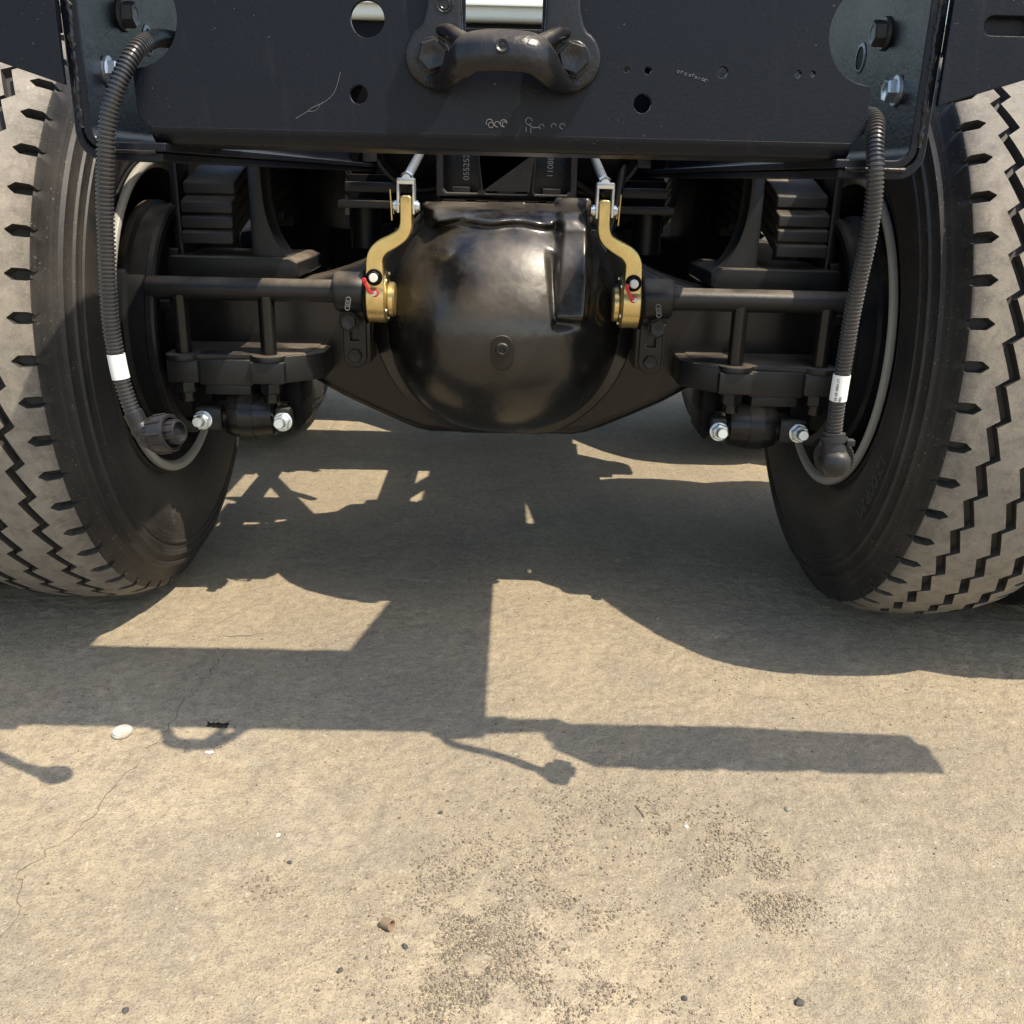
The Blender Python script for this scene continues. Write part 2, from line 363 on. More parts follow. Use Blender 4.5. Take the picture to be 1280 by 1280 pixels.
def stones(n, fn, seed, name, mat, flat=.7):
    r = np.random.default_rng(seed)
    t = (1+5**.5)/2
    ico = np.array([(-1, t, 0), (1, t, 0), (-1, -t, 0), (1, -t, 0), (0, -1, t), (0, 1, t), (0, -1, -t), (0, 1, -t), (t, 0, -1), (t, 0, 1), (-t, 0, -1), (-t, 0, 1)])/1.9
    fc = np.array([(0, 11, 5), (0, 5, 1), (0, 1, 7), (0, 7, 10), (0, 10, 11), (1, 5, 9), (5, 11, 4), (11, 10, 2), (10, 7, 6), (7, 1, 8), (3, 9, 4), (3, 4, 2), (3, 2, 6), (3, 6, 8), (3, 8, 9), (4, 9, 5), (2, 4, 11), (6, 2, 10), (8, 6, 7), (9, 8, 1)])
    x, y, rad = fn(r, n); n = len(x)
    z = gheight(x, y)
    V = ico[None]*(1+.35*(r.random((n, 12, 1))-.5))
    V = V*np.stack([.8+.5*r.random(n), .8+.5*r.random(n), flat*(.7+.5*r.random(n))], -1)[:, None]
    a = r.random(n)*2*PI; c, s = np.cos(a)[:, None], np.sin(a)[:, None]
    V = np.stack([V[..., 0]*c-V[..., 1]*s, V[..., 0]*s+V[..., 1]*c, V[..., 2]], -1)*rad[:, None, None]
    V += np.stack([x, y, z+rad*flat*.35], -1)[:, None]
    Fc = (fc[None]+12*np.arange(n)[:, None, None]).reshape(-1, 3)
    return link(name, npmesh(name, V.reshape(-1, 3), Fc), mat)
def sc_tiny(r, n):
    x = r.uniform(-1, 1.1, n); y = r.uniform(-.4, 1.3, n); keep = vnoise(x, y, .09, 53)+vnoise(x, y, .02, 54)*.6+.5*(r.random(n)-.5) > -.05
    x, y = x[keep], y[keep]; return x, y, .0004+.0009*r.random(len(x))**2
def sc_all(r, n):
    x = r.uniform(-1, 1.1, n); y = r.uniform(-.4, 1.6, n); keep = vnoise(x, y, .12, 33)+.35*r.random(n) > .1
    x, y = x[keep], y[keep]; return x, y, .0005+.0017*r.random(len(x))**5
def sc_patch(r, n):
    C = [(-.03, -.06, .07, .09), (.10, -.03, .07, .12), (.06, -.20, .12, .08), (-.02, -.18, .05, .08), (.34, .02, .05, .06), (.36, -.05, .04, .04), (.28, .10, .05, .03), (.19, .13, .1, .05), (-.27, -.05, .03, .03), (-.46, .33, .02, .008), (-.25, .68, .02, .015)]
    w = np.array([3, 3, 5, 3, 2, 1.3, .6, .8, .4, .25, .2]); idx = r.choice(len(C), n, p=w/w.sum()); C = np.array(C)[idx]
    x = C[:, 0]+r.normal(0, 1, n)*C[:, 2]*.8; y = C[:, 1]+r.normal(0, 1, n)*C[:, 3]*.8
    keep = (vnoise(x, y, .035, 44)+.5*vnoise(x, y, .012, 45)+.35*(r.random(len(x))-.5) > -.05)&(y > -.4); x, y = x[keep], y[keep]
    return x, y, .0005+.0017*r.random(len(x))**3
MT['grain'] = stone_mat('embedded grain', (.15, .125, .09), (.45, .375, .26))
tag(stones(60000, sc_tiny, 10, 'embedded_grains', 'grain', .6), 'tiny grains set in the surface of the tan yard', 'grain', kind='stuff')
tag(stones(12000, sc_all, 11, 'loose_grit', 'grit'), 'fine loose grit scattered over the tan yard', 'grit', kind='stuff')
tag(stones(30000, sc_patch, 12, 'gravel_patch', 'grit'), 'patches of dark crumbly gravel in the foreground', 'gravel', kind='stuff')

# ---------------------------------------------------------------- single small things on the ground
def pebble(x, y, r, label, mat, seed, name='pebble', flat=.7):
    bm = bmesh.new(); bmesh.ops.create_icosphere(bm, subdivisions=2, radius=r); rr = random.Random(seed)
    k = [rr.uniform(-1, 1) for _ in range(6)]
    for v in bm.verts:
        n = v.co.normalized(); f = 1+.22*math.sin(3*n.x+2*k[0])*math.cos(3.5*n.y+k[1])+.12*math.sin(7*n.z+k[2]*3+4*n.x)
        v.co *= f; v.co.x *= 1+.3*k[3]; v.co.y *= 1-.2*k[4]; v.co.z *= flat
    me = bpy.data.meshes.new(name); bm.to_mesh(me); bm.free()
    o = link(name, me, mat, None, 50); o.location = (x, y, float(gheight(x, y))+r*flat*.5); o.rotation_euler.z = k[5]*3
    return tag(o, label, 'pebble', 'pebbles on the yard')
MT['peb_w'] = stone_mat('pale pebble', (.6, .57, .5), (.62, .6, .55)); MT['peb_d'] = stone_mat('dark pebble', (.055, .05, .045), (.06, .055, .05))
for k, (x, y, r, mat, lab) in enumerate([
    (.330, .756, .0055, 'pebble', 'grey pebble lying alone in the shade before the right tyre'),
    (.275, .092, .0030, 'peb_w', 'small white pebble right of the thin dark twig'),
    (.222, -.205, .0042, 'peb_d', 'dark pebble near the lower right, left of its larger twin'),
    (.350, -.205, .0050, 'peb_d', 'larger dark pebble at the lower right of the yard'),
    (-.165, -.175, .0034, 'peb_d', 'dark pebble below and left of the small brown cup'),
    (-.095, -.139, .0035, 'peb_d', 'dark pebble just below and right of the small brown cup'),
    (-.262, .005, .0033, 'peb_d', 'dark pebble in the sunlit middle left of the yard'),
    (-.071, .11, .0034, 'peb_d', 'dark pebble under the shadow of the hanging plug'),
    (-.29, .06, .0026, 'peb_w', 'tiny pale pebble in the sun below the shadow edge at left'),
    (.43, .135, .0040, 'pebble', 'brown pebble below the long lamp panel shadow'),
    (-.02, .67, .0035, 'pebble', 'small pebble on the shaded ground left of the long lit strip'),
    (-.385, -.235, .0036, 'peb_d', 'dark pebble near the lower left corner')]):
    pebble(x, y, r, lab, mat, k)
# white cap lying upside down in the sun at left
cx, cy = -.593, .296
cap = bpy.data.objects.new('plastic_cap', None); COL.objects.link(cap); cap.location = (cx, cy, float(gheight(cx, cy)))
tag(cap, 'round white ribbed plastic cap lying on the ground by the crack', 'cap')
b = B().lathe([(0, 0), (0, .0175), (.002, .0185), (.0055, .0185), (.006, .0172), (.0085, .0170), (.0095, .016), (.0098, .004), (.0105, .0025), (.0115, .002), (.0118, 0)], (0, 0, 0), (0, 0, 1), 40)
o = add('cap_body', b, 'cap', cap); o.rotation_euler = (math.radians(7), math.radians(-6), 0); o.location.z = .002
b = B()
for k in range(36):
    a = 2*PI*k/36; b.box(.0184, .0193, -.0006, .0006, .0012, .0055, 0); 
    for v in list(b.bm.verts)[-8:]: v.co = Matrix.Rotation(a, 3, 'Z') @ v.co
cap.scale = (.82,)*3; o2 = add('grip_ribs', b, 'cap', cap); o2['kind'] = 'stuff'; o2.rotation_euler = o.rotation_euler; o2.location.z = .002
# brown cup
MT['bark'] = paint('brown plastic', (.2, .14, .085), .6, dust_amt=.3, peel=.3)
cx, cy = -.119, -.11
b = B().lathe([(-.007, 0), (-.007, .0058), (-.0068, .0062), (.0065, .0070), (.0068, .0068), (.0066, .0055), (-.005, .0046), (-.005, 0)], (0, 0, 0), (.75, -.45, .12), 28)
o = add('small_cup', b, 'bark'); o.location = (cx, cy, float(gheight(cx, cy))+.0065); tag(o, 'tiny brown cylindrical cup lying on its side in the sun', 'cup')
# twig
b = B().tube(spline([(-.004, .012, 0), (-.001, .003, .001), (.003, -.004, .0005), (.005, -.014, 0)], 5), .0009, 6)
o = add('twig', b, 'bark'); o.location = (.213, .123, float(gheight(.213, .123))+.002); tag(o, 'thin dark twig on the sunlit ground', 'twig')
# crushed foil bit
bm = bmesh.new(); bmesh.ops.create_grid(bm, x_segments=8, y_segments=4, size=.5)
rr = random.Random(5)
for v in bm.verts: v.co.x *= .034; v.co.y *= .012; v.co.z = rr.uniform(0, .003); v.co.y += rr.uniform(-.001, .001)
me = bpy.data.meshes.new('f'); bm.to_mesh(me); bm.free(); me.transform(Matrix.Translation((0, 0, 0)))
o = link('crushed_leaf', me, 'dark', None, 20); o.location = (-.45, .325, float(gheight(-.45, .325))+.0012); tag(o, 'small crumpled dark leaf on the shaded ground right of the crack', 'leaf')
o.modifiers.new('s', 'SOLIDIFY').thickness = .0006
bm = bmesh.new(); bmesh.ops.create_grid(bm, x_segments=6, y_segments=3, size=.5)
for v in bm.verts: v.co.x *= .012; v.co.y *= .006; v.co.z = rr.uniform(0, .0015)
me = bpy.data.meshes.new('f'); bm.to_mesh(me); bm.free()
o = link('paper_scrap', me, 'white', None, 20); x, y = -.44, .248; o.location = (x, y, float(gheight(x, y))+.0012); tag(o, 'tiny white paper scrap at the edge of the hook shadow', 'paper')
o.modifiers.new('s', 'SOLIDIFY').thickness = .0004

# ---------------------------------------------------------------- the truck
truck = bpy.data.objects.new('chassis_truck', None); COL.objects.link(truck)
tag(truck, 'black heavy truck chassis on dual tyres seen from behind', 'truck')

# ---- wheels
WY, WZ, R0 = .93, .565, .565
def sidefix(x, r): return (x*(1+.065*max(0, min(1, (x-.138)/.012))), .41-(.41-r)*.895 if r < .41 else r-.005*(r-.41)/.126)
def tyre_mesh():
    NP = 55; hw = .125; gw = .0084; gd = .016
    rows = [0, .06, .26, .35, .364, .45, .53, .618, .632, .84]
    def crown(x): return R0-.019*(abs(x)/hw)**2.6
    def zig(f, amp=.0088):
        f %= 1
        return -(amp-2*amp*(f-.06)/.20 if .06 <= f < .26 else (-amp+2*amp*((f-.26)/.8) if f >= .26 else -amp+2*amp*((f+.74)/.8)))
    # sidewall profile from bead to shoulder: (x offset magnitude, R)
    side = [(.122, .279), (.131, .286), (.134, .296), (.131, .301), (.1335, .307), (.140, .325), (.147, .350), (.1525, .380), (.155, .410), (.1555, .430), (.1545, .452), (.1565, .4535), (.1565, .457), (.1535, .459),
            (.1515, .472), (.1535, .474), (.1530, .482), (.1495, .484), (.1465, .496), (.1480, .498), (.1472, .506), (.1435, .509), (.138, .524), (.1315, .536)]
    side = [sidefix(x, r) for x, r in side]
    V = []; MI = []; ncol = None
    for p in range(NP):
        for fi, f in enumerate(rows):
            th = 2*PI*(p+f)/NP; col = []
            def half(sg, shift):
                ff = (f+shift) % 1
                nb = 5 <= fi <= 6 if not shift else 5 <= fi <= 6
                wall = 4 <= fi <= 7
                L = [(sg*x, r, 2, 0) for x, r in side]
                d = .019 if wall else 0; d2 = .019 if nb else 0
                m_ = 1 if wall else 0
                L.append((sg*(.1290-(.006 if wall else 0)), .5380, 2, .45))
                L.append((sg*(hw+.0005-(.006 if wall else 0)), crown(hw)-.002-d, m_ or 2, .15))
                L.append((sg*(hw-.003), crown(hw-.003)-d, m_, 0))
                L.append((sg*(hw-.021), crown(hw-.021)-d, m_, 0))
                L.append((sg*(hw-.0295), crown(hw-.0295)-d, m_, .8))
                L.append((sg*(hw-.0305), crown(hw-.0305), 0, .8))
                L.append((sg*(hw-.033), crown(hw-.033), 0, 0))
                return L
            col += half(-1, 0)
            z = zig(f)
            for gc in (-.066, 0, .066):
                x0 = gc+z
                col += [(x0-gw, crown(x0), 0, 0), (x0-gw+.0012, crown(x0)-gd, 1, 0), (x0+gw-.0012, crown(x0)-gd, 1, 0), (x0+gw, crown(x0), 1, 0)]
                if gc < .06: col += [(x0+.033, crown(x0+.033), 0, 0)]
            col += half(1, 0)[::-1]
            ncol = len(col)
            for x, r, m, w in col:
                t2 = 2*PI*(p+(.491+(f-.491)*(1-w) if 3 <= fi <= 8 else f))/NP; V.append((x, -r*math.sin(t2), -r*math.cos(t2)))
            MI.append([q[2] for q in col])
    V = np.array(V); nr = NP*len(rows); ids = np.arange(nr*ncol).reshape(nr, ncol)
    a = ids; b_ = np.roll(ids, -1, 0)
    F = np.stack([a[:, :-1], a[:, 1:], b_[:, 1:], b_[:, :-1]], -1).reshape(-1, 4)
    MI = np.array(MI); nxt = np.roll(MI, -1, 0)
    side_n = len(side)
    fm = np.zeros((nr, ncol-1), int)
    for c in range(ncol-1):
        quad = np.stack([MI[:, c], MI[:, c+1], nxt[:, c], nxt[:, c+1]], -1)
        if c < side_n or c >= ncol-1-side_n: fm[:, c] = 2
        else: fm[:, c] = np.where((quad == 1).any(-1) & ~((quad == 0).sum(-1) >= 3), 1, np.where((quad == 2).all(-1), 2, 0))
    # groove faces exact: columns of the grooves
    base = side_n+7
    for gi in range(3):
        c0 = base+gi*5; fm[:, c0:c0+3] = 1; 
        if gi: fm[:, c0-1] = 0
        fm[:, c0-2 if gi else c0-1] = 0
    fm[:, base+13] = 0
    fi_ = np.arange(nr) % len(rows)
    for c in range(ncol-1):
        k_ = c if c < ncol/2 else ncol-2-c
        if side_n <= k_ <= side_n+2: fm[(fi_ >= 3) & (fi_ <= 7), c] = 1
        elif k_ in (side_n+3, side_n+4): fm[(fi_ >= 3) & (fi_ <= 7), c] = 1
        elif k_ == side_n+5: fm[:, c] = 0
        elif k_ == side_n-1: fm[(fi_ >= 3) & (fi_ <= 7), c] = 2
    me = npmesh('tyre', V, F)
    me.polygons.foreach_set('material_index', fm.ravel().astype(np.int32))
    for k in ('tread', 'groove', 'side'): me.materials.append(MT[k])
    me.polygons.foreach_set('use_smooth', np.ones(len(F), bool)); me.set_sharp_from_angle(angle=math.radians(28))
    me.update(); return me
TY = tyre_mesh()
def tyre_letters(body, size, radius, ang, turn=False, th=.0014):
    """raised lettering bent round the inner sidewall (side at x = face)"""
    me = text_mesh(body, size, th/2); n = len(me.vertices); co = np.empty(n*3); me.vertices.foreach_get('co', co); co = co.reshape(-1, 3)
    if turn: co = np.stack([-co[:, 1], co[:, 0], co[:, 2]], -1)
    pr = np.array([sidefix(*q) for q in [(.140, .325), (.147, .350), (.1525, .380), (.155, .410), (.1555, .430), (.1545, .452), (.1515, .472), (.1465, .496), (.138, .524)]])
    r = radius+co[:, 1]; t = ang-co[:, 0]/radius
    xs = -np.interp(r, pr[:, 1], pr[:, 0])-co[:, 2]-.0002
    V = np.stack([xs, r*np.sin(t)*-1, -r*np.cos(t)*1], -1)
    me.vertices.foreach_set('co', V.astype(np.float32).ravel()); me.update(); return me
rim_prof_in = [(-.133, .2865), (-.139, .2960), (-.144, .2975), (-.149, .2955), (-.1510, .2915), (-.1505, .286), (-.147, .281), (-.141, .277), (-.130, .270), (-.10, .252), (-.02, .244), (.02, .24), (.06, .244), (.11, .252), (.128, .268), (.138, .280), (.140, .288), (.135, .2915), (.128, .288), (.118, .275), (.10, .262), (0, .252), (-.10, .262), (-.118, .272)]
RIM = B().lathe([(t, r*1.041) for t, r in rim_prof_in], (0, 0, 0), (1, 0, 0), 96, True).done('rim')
dp = [(.06, .240), (.075, .235), (.085, .20), (.115, .165), (.12, .14), (.12, .09), (.126, .09), (.126, .14), (.122, .168), (.092, .205), (.08, .243)]
DISC = B().lathe(dp, (0, 0, 0), (1, 0, 0), 64, True).done('disc')
def wheel(x, y, flip, letters=None, drum=True, label=None):
    w = bpy.data.objects.new('wheel', None); COL.objects.link(w); w.parent = truck; w.location = (x, y, WZ)
    if flip: w.rotation_euler.z = PI
    if label: w['label'] = label
    t = bpy.data.objects.new('tyre', TY); COL.objects.link(t); t.parent = w
    if letters: t.rotation_euler.x = letters[0]
    r = bpy.data.objects.new('rim', RIM); COL.objects.link(r); r.parent = w
    d = bpy.data.objects.new('wheel_disc', DISC); COL.objects.link(d); d.parent = w
    return w
RIM.materials.append(MT['rim']); RIM.materials.append(MT['dark'])
for p in RIM.polygons:
    c_ = p.center
    if c_.x > -.139 and math.hypot(c_.y, c_.z) < .291: p.material_index = 1
RIM.update(); RIM.shade_smooth(); RIM.set_sharp_from_angle(angle=math.radians(40)); DISC.materials.append(MT['dark']); DISC.shade_smooth()
XI, XO = .816, 1.152
AX2 = WY+1.36
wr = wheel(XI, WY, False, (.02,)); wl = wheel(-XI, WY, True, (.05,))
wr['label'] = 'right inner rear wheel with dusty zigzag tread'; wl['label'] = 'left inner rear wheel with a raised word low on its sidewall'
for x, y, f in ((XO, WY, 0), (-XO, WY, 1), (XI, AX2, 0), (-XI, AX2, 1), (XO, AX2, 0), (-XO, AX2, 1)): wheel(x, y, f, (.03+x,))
# raised words on the sidewalls that face each other
o = link('raised_lettering', tyre_letters('12.00R20', .040, .425, 1.05, False, .0022), 'letter', wr, 30)
o = link('raised_lettering', tyre_letters('BELT', .019, .398, -.42, True), 'letter', wl, 30)

# brake drums, backing rings and hubs
def ds(pr): return [(t+.036, r*1.062) for t, r in pr]
for y in (WY, AX2):
    b = B().lathe(ds([(.625, .195), (.600, .195), (.592, .198), (.592, .212), (.596, .216), (.606, .216), (.610, .209), (.64, .209), (.646, .2165), (.66, .2165), (.664, .209), (.78, .205), (.78, .19), (.625, .19)]), (0, y, WZ), (1, 0, 0), 80, True)
    pair('brake_drum', b, 'satin', truck)
    b = B().lathe(ds([(.612, .02), (.612, .186), (.607, .188), (.604, .16), (.606, .12), (.596, .11), (.594, .02)]), (0, y, WZ), (1, 0, 0), 56, True)
    pair('dust_cover', b, 'dark', truck)
    if y == WY:
        for k in range(8):
            a = 2*PI*k/8+.3; pair('cover_bolt', B().lathe(ds([(.588, 0), (.588, .010), (.60, .011), (.606, .011)]), (0, y+.15*math.sin(a), WZ+.15*math.cos(a)), (1, 0, 0), 8), 'satin', truck)

# ---- frame rails: outer rail and inner liner, rounded lower corner, seen end-on
def channel(xo, t, z0, z1, fl, r):
    """C section outline in XZ for the right rail; xo outer face, open to the centre"""
    o_ = [(xo-fl, z0)]+[(xo-r+r*math.cos(a), z0+r+r*math.sin(a)) for a in np.linspace(-PI/2, 0, 7)]+[(xo-r+r*math.cos(a), z1-r+r*math.sin(a)) for a in np.linspace(0, PI/2, 7)]+[(xo-fl, z1)]
    ri = r-t; x2 = xo-t
    i_ = [(xo-fl, z0+t)]+[(x2-ri+ri*math.cos(a), z0+t+ri+ri*math.sin(a)) for a in np.linspace(-PI/2, 0, 7)]+[(x2-ri+ri*math.cos(a), z1-t-ri+ri*math.sin(a)) for a in np.linspace(0, PI/2, 7)]+[(xo-fl, z1-t)]
    return o_+i_[::-1]
ZB, ZT = .857, 1.135
YR0 = -.004
rail = pair('frame_rail', B().prism(channel(.4245, .0085, ZB, ZT, .085, .026), 'y', YR0, 7.2, .0012, 1), 'frame', truck)
lin = pair('rail_liner', B().prism(channel(.4150, .0085, ZB+.0095, ZT-.0095, .080, .022), 'y', YR0-.003, 4.4, .0012, 1), 'frame', truck)
# ragged weld seam between rail and liner ends
rr = random.Random(3); b = B(); P = []
zz = ZB+.03
while zz < ZT-.03: P.append((.4155+rr.gauss(0, .0007), YR0-.0022, zz)); zz += .0032
b.tube(P, [.0016+rr.random()*.0022 for _ in P], 7)
b.tube([(.345+.012*k, YR0-.002, ZB+.0088+rr.gauss(0, .0004)) for k in range(6)], [.0018+rr.random()*.001 for _ in range(6)], 7)
pair('weld_seam', b, 'cast', truck, 60)

# ---- rear crossmember with its lobed corners, holes and bent lower edge
XW = .362
lobe = circ(.362, .99, .047, 20, -PI/2-.15, -PI*1.5+.25)     # open towards the rail
def right_edge():
    e = [(.3515, .8893), (XW, .900), (XW+.001, .9425)]
    e += [(p[0], p[1]) for p in lobe]
    e += [(.374, 1.038), (.380, 1.06), (.380, 1.125)]
    return e
RE = right_edge(); outline = RE+[(-x, z) for x, z in RE[::-1]]
holes = [circ(-.1315, .991, .0165), circ(-.142, .924, .0088), circ(.1385, .922, .0088), circ(.121, .952, .0026, 16), circ(.142, .952, .0034, 16),
         circ(.215, .952, .0052, 20), circ(.289, .952, .0034, 16), circ(.3035, .9525, .0026, 16),
         [(-.037, .980), (.037, .980), (.037, 1.045), (-.037, 1.045)]]
xm = plate([outline]+holes, .0, .008, .0006); xm = link('rear_crossmember', xm, 'frame', truck, 35)
# bent lower flange (a curved bend running away from the viewer) and upper flange
prof = [(-.0002, .8905)]+[(.0178-.018*math.cos(a), .8895-.0155*math.sin(a)) for a in np.linspace(.15, PI/2, 8)]+[(.19, .874)]
def flange(prof, th, xh):
    b = B(); n = len(prof); up_ = []
    for i in range(n):
        a = prof[max(i-1, 0)]; c = prof[min(i+1, n-1)]; d = Vector((c[0]-a[0], c[1]-a[1])).normalized(); up_.append((prof[i][0]-d.y*th, prof[i][1]+d.x*th))
    b.prism(prof+up_[::-1], 'x', -xh, xh, .0006, 1); return b
add('lower_flange', flange(prof, .0075, .350), 'frame', xm)
b = B().box(-.37, .37, .0085, .19, 1.117, 1.125, .001); add('upper_flange', b, 'frame', xm)
for s in (1, -1):
    me = B().prism([(s*.375, .19), (s*.375, .42), (s*.33, .42), (s*.28, .19)], 'z', 1.118, 1.1245, .001); add('corner_gusset', me, 'frame', truck)
b = B().tube(spline([(-.205, -.0003, .9005), (-.193, -.0003, .9075), (-.188, -.0003, .911), (-.174, -.0003, .9175), (-.165, -.0003, .927), (-.159, -.0003, .944)], 6), .00028, 4)
b.tube(spline([(-.193, -.0003, .9075), (-.185, -.0003, .9085), (-.178, -.0003, .9165)], 4), .0002, 4)
tag(add('paint_scratch', b, 'mark', xm, 60), kind='stuff')
# stamped marks: rows of small punched rings and ticks on the crossmember
b = B()
def ringmark(cx, cz, r, w=.0006):
    P = [(cx+r*math.cos(a), -.0004, cz+r*math.sin(a)) for a in np.linspace(0, 2*PI, 11)]; b.tube(P[:rr.choice((7, 8, 9, 10, 11))], w*.75, 5, False)
for x, z, r in ((-.0125, .9010, .0034), (-.0110, .8990, .0026), (-.0050, .8998, .0026), (.0015, .9008, .0034), (.0025, .9000, .0024), (.0265, .9035, .0032), (.0395, .8985, .0024), (.0515, .8995, .0024), (.0600, .8995, .0026)): ringmark(x, z, r)
b.tube([(.0265, -.0004, .900), (.031, -.0004, .8975), (.037, -.0004, .898)], .0007, 5); b.tube([(.024, -.0004, .898), (.024, -.0004, .8935)], .0005, 5); b.tube([(.0285, -.0004, .897), (.029, -.0004, .8925)], .0005, 5)
for k in range(9): ringmark(.172+.0034*k+rr.gauss(0, .0004), .9515-.0006*k+rr.gauss(0, .0012), .0008+.0006*rr.random(), .0004)
for k in range(0): ringmark(.236+.004*k, .897+rr.gauss(0, .0006), .0012, .0003)
add('stamped_mark', b, 'mark', xm, 60)

for o in bpy.data.objects:
    if o.name.startswith('stamped_mark'): o['kind'] = 'stuff'
# ---- bolts on the inner webs of the rails and on the crossmember
XL = .4150-.0085  # bolt and grommet spots on this plane were found from image pixels
q = Vector((XL, .050, .9437))
b = hexbolt((XL+.0002, q.y, q.z), (-1, 0, 0), .0125, .010, 1.25, .003, rot=.3); bz = pair('flange_bolt', b, 'zinc', truck, 25)
for o in bz: o['label'] = 'bright zinc flange bolt'
q = Vector((XL, .106, 1.004)); b = hexbolt((XL+.0002, q.y, q.z), (-1, 0, 0), .0135, .011, 1.25, .004, rot=.1); pair('flange_bolt', b, 'dullbolt', truck, 25)
# oval cable openings in the liner: flat dark discs on the web stand in for the shade inside
q = Vector((XL, .1765, .9876))
b = B().lathe([(0, .0125), (0, .0165), (.0012, .0165), (.002, .0150), (.002, .0125)], (XL+.0004, q.y, q.z), (-1, 0, 0), 28, True); pair('grommet', b, 'scuff', truck)
b = B().lathe([(0, 0), (0, .0128), (.0008, .0128), (.0008, 0)], (XL+.0002, q.y, q.z), (-1, 0, 0), 28); pair('bore_shade_disc', b, 'dark', truck)

# ---- wing brackets with slots, and the lamp panels out to the sides
def slot(cx, cz, hx, r, n=10): return circ(cx+hx, cz, r, n, -PI/2, PI/2)+circ(cx-hx, cz, r, n, PI/2, PI*1.5)
wl_L = [[(.4225, .925), (.50, .949), (.60, .975), (.62, .975), (.62, 1.032), (.4225, 1.032)], slot(.4805, .996, .018, .0085)]
me = plate(wl_L, -.020, .007, .0008); me2 = mirrored(plate(wl_L[:1], -.020, .007, .0008))
link('wing_bracket', me, 'frame', truck, 35); link('wing_bracket', me2, 'frame', truck, 35)
pair('wing_backing', B().box(.4265, .62, -.004, .002, .972, 1.028, .001), 'frame', truck)
P0 = pair('lamp_panel', B().prism([(.585, .852), (1.125, .846), (1.115, .90), (1.15, .925), (.96, .955), (.90, .975), (.585, .985)], 'y', -.074, .004, .004), 'frame', truck)
pair('panel_stay', B().box(.59, .64, -.06, -.0205, .9855, 1.02, .003), 'frame', P0)
for x0, x1 in ((.66, .78), (.80, .92), (.94, 1.05)): pair('tail_lamp', B().box(x0, x1, -.088, -.0745, .872, .94, .008), 'lamp', P0)

# ---- towing shackle on the crossmember
sh = bpy.data.objects.new('towing_shackle', None); COL.objects.link(sh); sh.parent = truck
def ear():
    L = circ(.067, .9585, .0275, 26, -PI*.98, PI*.34)
    L += [(.077, .988), (.0735, 1.0), (.0715, 1.02), (.075, 1.06), (.040, 1.06), (.040, 1.0), (.039, .985), (.037, .975)]
    return L
b = B().prism(ear(), 'y', -.016, -.001, .004, 3); ears = pair('mounting_ear', b, 'cast', sh, 50)
b = hexbolt((.067, -.015, .9585), (0, -1, 0), .0150, .010, 1.12, .003, rot=.25); pair('hex_bolt', b, 'cast', sh, 25)
b = B()
b.tube(spline([(-.074, -.012, .936), (-.061, -.022, .9365), (-.049, -.042, .9415), (-.038, -.062, .9500), (-.026, -.071, .9565), (0, -.073, .9580), (.026, -.071, .9565), (.038, -.062, .9500), (.049, -.042, .9415), (.061, -.022, .9365), (.074, -.012, .936)], 5),
       [.005+.0078*min(1, min(k, 50-k)/12)+.0036*min(1, max(0, 1-abs(k-25)/15)*2.2) for k in range(51)], 22, flat=(1.1, .72))
for s in (-1, 1):
    b.tube(spline([(s*.061, -.012, .981), (s*.052, -.026, .979), (s*.042, -.046, .971), (s*.028, -.062, .962)], 5), [.005+.004*k/15 for k in range(16)], 14)
add('shackle_bow', b, 'cast', sh, 60)
b = B().lathe([(0, .005), (.0012, .006), (.002, .0055), (.0012, .0035), (0, .003)], (0, -.090, .960), (0, -1, .25), 20, True); add('cast_boss', b, 'cast', sh)
b = B()
for r in (.0075, .0045): b.tube([(-.056+r*math.cos(a), -.0165, 1.0035+r*math.sin(a)) for a in np.linspace(0, 2*PI, 25)], .0009, 6, False)
add('cast_ring_mark', b, 'cast', sh)

# ---- axles (scaled about the camera until seated on the wheel centres)
REAL = (WY, AX2, (WY+AX2)/2)
XF = Matrix.Translation((0, .0669, -.0557)) @ Matrix.Diagonal((1.0655, 1.0655, 1.0655, 1))
WY, AX2, YM = .81, 2.086, 1.448
def axle(y):
    Y0, Y1 = y-.075, y+.085
    R = [(.135, .389), (.160, .394), (.19, .405), (.24, .427), (.30, .455), (.345, .481), (.372, .494), (.41, .499), (.60, .500), (.60, .648), (.42, .655), (.38, .662), (.34, .672), (.30, .685), (.26, .702), (.22, .727), (.185, .757), (.155, .785), (.138, .80)]
    pts = R+[(-x, z) for x, z in R[::-1]]
    ax = add('axle_housing', B().prism(pts, 'y', Y0, Y1, .018, 4), 'gloss', truck, 50)
    return ax
ax1 = axle(WY)
ax2 = link('axle_housing', ax1.data, None, truck); ax2.location = (0, 1.36, 0)
